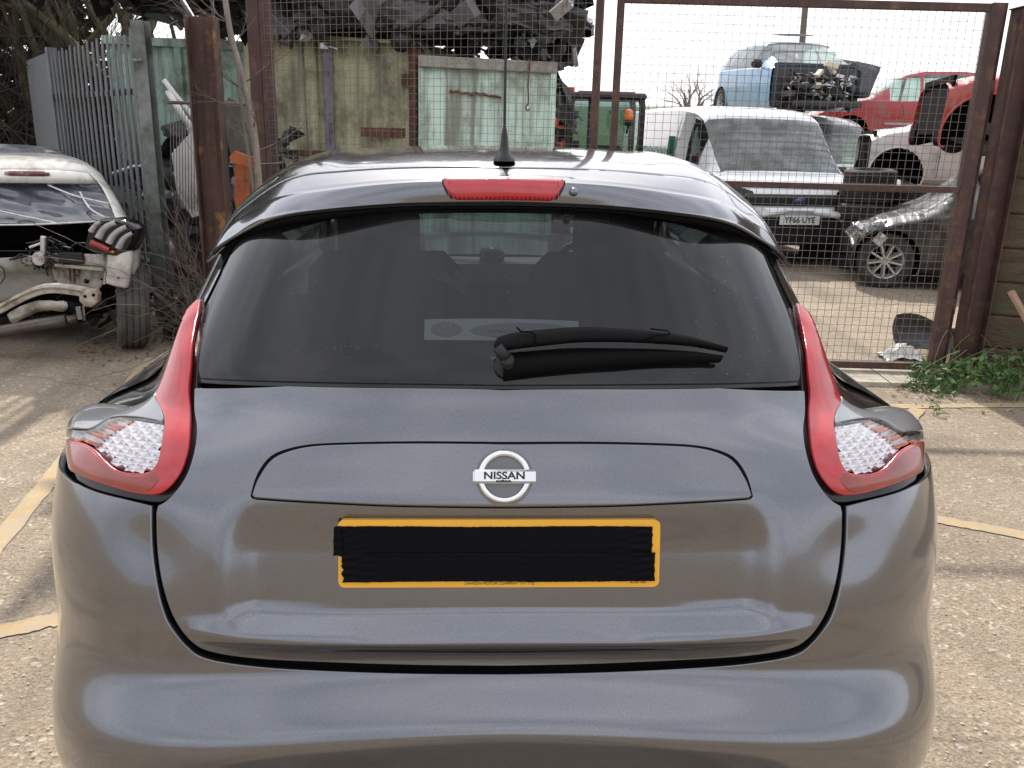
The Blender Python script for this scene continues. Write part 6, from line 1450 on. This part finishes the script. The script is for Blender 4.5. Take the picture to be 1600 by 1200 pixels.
# boot cavity
mb = MB()
for Q in ([(-140, 346, 6.7), (152, 346, 6.7), (152, 408, 6.7), (-140, 408, 6.7)], [(178, 350, 5.98), (178, 407, 5.98), (152, 408, 6.7), (152, 346, 6.7)], [(-140, 350, 5.98), (178, 348, 5.98), (152, 346, 6.7), (-140, 346, 6.7)], [(-140, 408, 5.92), (172, 408, 5.92), (152, 406, 6.7), (-140, 406, 6.7)]):
    mb.add([tuple(W(*p)) for p in Q], [(0, 1, 2, 3)])
mb.build('boot_cavity', DARK, wreck)
# rear structure
pgrid('rear_panel', [[(72, 398, 5.86), (100, 396, 5.84), (130, 397, 5.84), (166, 398, 5.84)], [(74, 408, 5.83), (100, 408, 5.81), (130, 409, 5.80), (168, 412, 5.80)], [(80, 416, 5.88), (104, 416, 5.86), (132, 418, 5.85), (166, 422, 5.84)], [(86, 436, 5.87), (106, 438, 5.86), (134, 440, 5.84), (164, 440, 5.84)], [(96, 446, 5.90), (112, 447, 5.88), (138, 452, 5.86), (150, 456, 5.87)]], WIN, noise=.002)
pgrid('rear_panel', [[(-110, 406, 5.86), (-20, 404, 5.86), (40, 402, 5.86), (70, 400, 5.86)], [(-110, 420, 5.84), (-20, 420, 5.84), (40, 418, 5.85), (78, 416, 5.87)], [(-110, 440, 5.90), (-20, 438, 5.90), (40, 432, 5.90), (84, 428, 5.90)], [(-110, 480, 5.93), (-20, 478, 5.93), (40, 462, 5.92), (90, 446, 5.92)]], mat('dull_white_panel', (.30, .29, .25), .6, dirt=(.15, .14, .11), dscale=6, damt=(.45, .7), var=.15), noise=.003)
pgrid('corner_panel', [[(170, 394, 5.78), (186, 394, 5.76), (203, 392, 5.80), (206, 390, 5.9)], [(168, 412, 5.77), (184, 412, 5.75), (203, 408, 5.79), (207, 404, 5.9)], [(167, 432, 5.78), (184, 434, 5.76), (200, 436, 5.79), (203, 432, 5.9)], [(166, 442, 5.80), (182, 447, 5.78), (197, 449, 5.80), (200, 444, 5.9)]], WW, noise=.001)
pgrid('quarter_panel', [[(206, 376, 5.98), (212, 378, 6.05), (216, 384, 6.2)], [(206, 396, 5.96), (213, 398, 6.03), (217, 402, 6.2)], [(207, 420, 5.96), (214, 416, 6.03), (217, 412, 6.2)], [(208, 430, 5.98), (211, 424, 6.05), (216, 418, 6.2)]], WW)
mb = MB(); mb.box(W(112, 403, 5.79), (.17, .03, .075), bev=.008); mb.build('black_box', BLACK, wreck)
mb = MB()
for px, py, r_ in ((135, 439, .018), (129, 389, .010), (185, 434, .007), (159, 436, .008), (120, 430, .006)): mb.lathe([(0, .004), (r_, .004), (r_ * 1.02, 0)], 14, Matrix.Translation(W(px, py, 5.815 if px != 185 else 5.755)) @ Matrix.Rotation(R(90), 4, 'X'))
tag(mb.build('holes', DARK, wreck), kind='stuff')
mb = MB()
for x_ in (106, 113, 121): mb.beam(W(x_, 417, 5.84), W(x_ + 2, 442, 5.84), .012, .012)
mb.beam(W(86, 414, 5.80), W(164, 421, 5.79), .02, .02); mb.beam(W(168, 398, 5.79), W(163, 444, 5.80), .010, .014); mb.build('pressed_ribs', WIN, wreck, sharp=30)
# tail lamp: dark housing, three curved bars, red strip
mb = MB(); hp = [(132, 386), (137, 366), (146, 350), (158, 343), (180, 342), (200, 348), (213, 358), (210, 376), (200, 394), (184, 401), (165, 398), (146, 392)]
P0 = [W(px, py, 5.70 + .0012 * (px - 130)) for px, py in hp]; P1 = [p + Vector((.01, .14, 0)) for p in P0]; Pm = [p.lerp(sum(P0, Vector()) / len(P0), .08) + Vector((0, -.02, 0)) for p in P0]; n = len(hp)
mb.add([tuple(p) for p in P0 + P1 + Pm], [(i, (i + 1) % n, n + (i + 1) % n, n + i) for i in range(n)] + [(i, 2 * n + i, 2 * n + (i + 1) % n, (i + 1) % n) for i in range(n)] + [tuple(2 * n + i for i in range(n))], True)
lamp = mb.build('tail_lamp', BLACKG, wreck, sharp=30)
WL = mat('milky_lens', (.36, .35, .35), .3, coat=.8, var=.2, vscale=20)
def strip3(name, pts, w, m_, Yo):
    rows = []
    C3 = sm_curve(pts, 5); Ws = np.linspace(w[0], w[1], len(C3)); P3 = [W(px, py, 5.66 + .0012 * (px - 130) + Yo) for px, py in C3]
    for i, c in enumerate(P3):
        tgt = (P3[min(i + 1, len(P3) - 1)] - P3[max(i - 1, 0)]).normalized(); d = Vector((0, -1, 0)).cross(tgt).normalized(); ww_ = Ws[i]
        rows.append([tuple(c - d * ww_ * .5 + Vector((0, .03, 0))), tuple(c - d * ww_ * .42), tuple(c + Vector((0, -.002, 0))), tuple(c + d * ww_ * .42), tuple(c + d * ww_ * .5 + Vector((0, .03, 0)))])
    mb = MB(); mb.grid(np.array(rows)); return mb.build(name, m_, lamp)
strip3('lamp_bar', [(140, 362), (144, 356), (150, 350), (156, 346)], (.030, .020), WL, -.03)
strip3('lamp_bar', [(152, 372), (158, 360), (168, 352), (180, 348)], (.042, .032), WL, -.03)
strip3('lamp_bar', [(168, 380), (175, 368), (186, 359), (197, 354)], (.040, .028), WL, -.03)
strip3('lamp_bar', [(183, 388), (190, 375), (198, 368), (206, 364)], (.038, .024), WL, -.03)
strip3('red_strip', [(140, 379), (152, 384), (163, 389), (170, 391)], (.040, .036), mat('wreck_red', (.28, .02, .015), .3, coat=.8, var=.5, vscale=30), -.03)
mb = MB(); mb.box(W(175, 393, 5.71), (.03, .02, .015)); mb.build('amber_chip', AMBER, lamp)
# latch and wiring
mb = MB(); mb.box(W(57, 383, 5.78), (.10, .03, .018), Matrix.Rotation(R(-20), 3, 'Y'), bev=.004); mb.box(W(68, 384, 5.76), (.035, .03, .13), Matrix.Rotation(R(8), 3, 'Y'), bev=.006); mb.lathe([(0, .02), (.045, .018), (.05, .0)], 9, Matrix.Translation(W(62, 404, 5.74)) @ Matrix.Rotation(R(90), 4, 'X')); mb.box(W(62, 410, 5.74), (.05, .03, .04), bev=.01); mb.build('boot_latch', SILV, wreck, sharp=35)
mb = MB(); r = random.Random(8)
for k in range(16):
    p = (r.uniform(30, 110), r.uniform(378, 408)); pts = [W(p[0], p[1], 5.84)]
    for i in range(5): p = (p[0] + r.gauss(3, 7), p[1] + r.gauss(1, 5)); pts.append(W(p[0], p[1], 5.80 + r.gauss(0, .02)))
    mb.tube(pts, .006, 5)
mb.tube([W(p[0], p[1], 5.83) for p in ((-5, 412), (5, 420), (8, 432), (2, 442), (-5, 448))], .004, 5); mb.build('wiring', BLACK, wreck)
junk('torn_brackets', wreck, [GREASE, WIN], (W(30, 400, 5.8).x, W(75, 400, 5.8).x, -.82, -.76, W(50, 412, 5.8).z, W(50, 402, 5.8).z), 12, 12, .45)
# crash beam and its end plate
RUSTW = carpaint('rusty_white', (.50, .46, .39), .5, dirt=(.16, .075, .04), damt=(.46, .62), coat=.1)
bp2 = sm_curve([(-110, 512), (-30, 492), (0, 482), (30, 466), (60, 453), (85, 449), (110, 451), (140, 456)], 4)
rows = []
for px, py in bp2:
    c = W(px, py, 5.52 + .0006 * abs(px - 50)); rows.append([tuple(c + Vector((0, y, z))) for y, z in ((.0, .030), (-.035, .026), (-.04, .008), (-.018, .002), (-.018, -.006), (-.04, -.012), (-.035, -.032), (.0, -.036))])
mb = MB(); mb.grid(np.array(rows), closed=True); mb.build('crash_beam', RUSTW, wreck, sharp=40)
mb = MB(); pl = [(124, 458), (130, 452), (148, 453), (153, 460), (152, 472), (143, 480), (132, 479), (124, 470)]; P0 = [W(a, b, 5.48) for a, b in pl]; P1 = [p + Vector((0, .05, 0)) for p in P0]; n = len(pl)
mb.add([tuple(p) for p in P0 + P1], [tuple(range(n))[::-1], tuple(range(n, 2 * n))] + [(i, (i + 1) % n, n + (i + 1) % n, n + i) for i in range(n)]); pl_o = mb.build('beam_end_plate', RUSTW, wreck)
mb = MB()
for px, py in ((133, 463), (146, 461)): mb.lathe([(0, .004), (.010, .004), (.0105, 0)], 12, Matrix.Translation(W(px, py, 5.479)) @ Matrix.Rotation(R(90), 4, 'X'))
mb.build('bolt_hole', DARK, pl_o)
pgrid('torn_sheet', [[(12, 492, 5.6), (40, 476, 5.58), (70, 470, 5.58), (104, 471, 5.6)], [(16, 500, 5.56), (44, 484, 5.55), (72, 477, 5.55), (106, 478, 5.58)], [(20, 504, 5.62), (50, 490, 5.60), (74, 484, 5.60), (100, 486, 5.62)]], WIN, noise=.003)
# exhaust and suspension
mb = MB(); mb.tube([W(-110, 540, 5.7), W(-40, 527, 5.7), W(0, 518, 5.7), W(60, 507, 5.7), W(104, 500, 5.7)], .042, 16); mb.tube([W(104, 500, 5.7), W(112, 499, 5.72), W(128, 490, 5.8)], [.03, .03, .02], 10); mb.build('exhaust', mat('exhaust_steel', (.16, .14, .125), .45, metal=.8, dirt=(.14, .08, .05), dscale=7, damt=(.46, .64)), wreck)
mb = MB(); mb.beam(W(122, 480, 5.65), W(126, 498, 5.68), .03, .02); mb.beam(W(130, 478, 5.65), W(132, 500, 5.68), .012, .012); mb.build('hanger', SILV, wreck)
junk('suspension', wreck, [GREASE, BLACK], (W(115, 500, 6.1).x, W(195, 500, 6.1).x, -.6, .1, .16, .42), 40, 19, 1.0)
def hex6(name, P, m_):
    mb = MB(); mb.add([tuple(W(*p)) for p in P], [(0, 1, 2, 3), (4, 7, 6, 5), (0, 4, 5, 1), (1, 5, 6, 2), (2, 6, 7, 3), (3, 7, 4, 0)]); return mb.build(name, m_, wreck)
hex6('underbody', [(-140, 500, 6.1), (190, 488, 6.1), (190, 405, 6.1), (-140, 405, 6.1), (-140, 400, 8.2), (120, 396, 8.2), (120, 340, 8.2), (-140, 340, 8.2)], DARK)
hex6('body_side', [(196, 420, 6.15), (204, 420, 6.15), (206, 345, 6.15), (196, 345, 6.15), (130, 372, 8.2), (140, 372, 8.2), (142, 300, 8.2), (130, 300, 8.2)], WW)
wx = W(219, 487, 6.2); tz = .285
wheel('wheel', (wx.x, -.52, tz), wreck, r=.285, w=.21, rimr=.19, lean=R(4), steer=R(25), tyre_mat=mat('dusty_tyre', (.075, .070, .063), .9, var=.3, vscale=12, bump=.3, bscale=60, dirt=(.12, .105, .085), damt=(.45, .7), dscale=9))
wheel('wheel', (W(150, 400, 8.1).x, 1.5, tz), wreck, r=.285, w=.20, rimr=.19)
wheel('wheel', (W(-140, 487, 6.2).x, -.4, tz), wreck, r=.285, w=.20, rimr=.19); wheel('wheel', (W(-140, 487, 6.2).x, 1.9, tz), wreck, r=.285, w=.20, rimr=.19)
# silver car parked beyond the wreck
pb2 = place(-62, 8.6); loft_car('hatchback', [(a, b, c_ * .9, d * .885, e, f) for a, b, c_, d, e, f in HATCH], carpaint('silver_paint', (.45, .46, .48), .3, metal=.5), (pb2[0], 9.0, 0), R(8), 'silver car whose roof shows above the white wreck at the left edge', side_win=[(-1.35, -.7), (-.6, .45)], screen=(.5, 1.05), rear_win=(-1.9, -1.45), arches=[(-1.35, .34), (1.35, .34)])
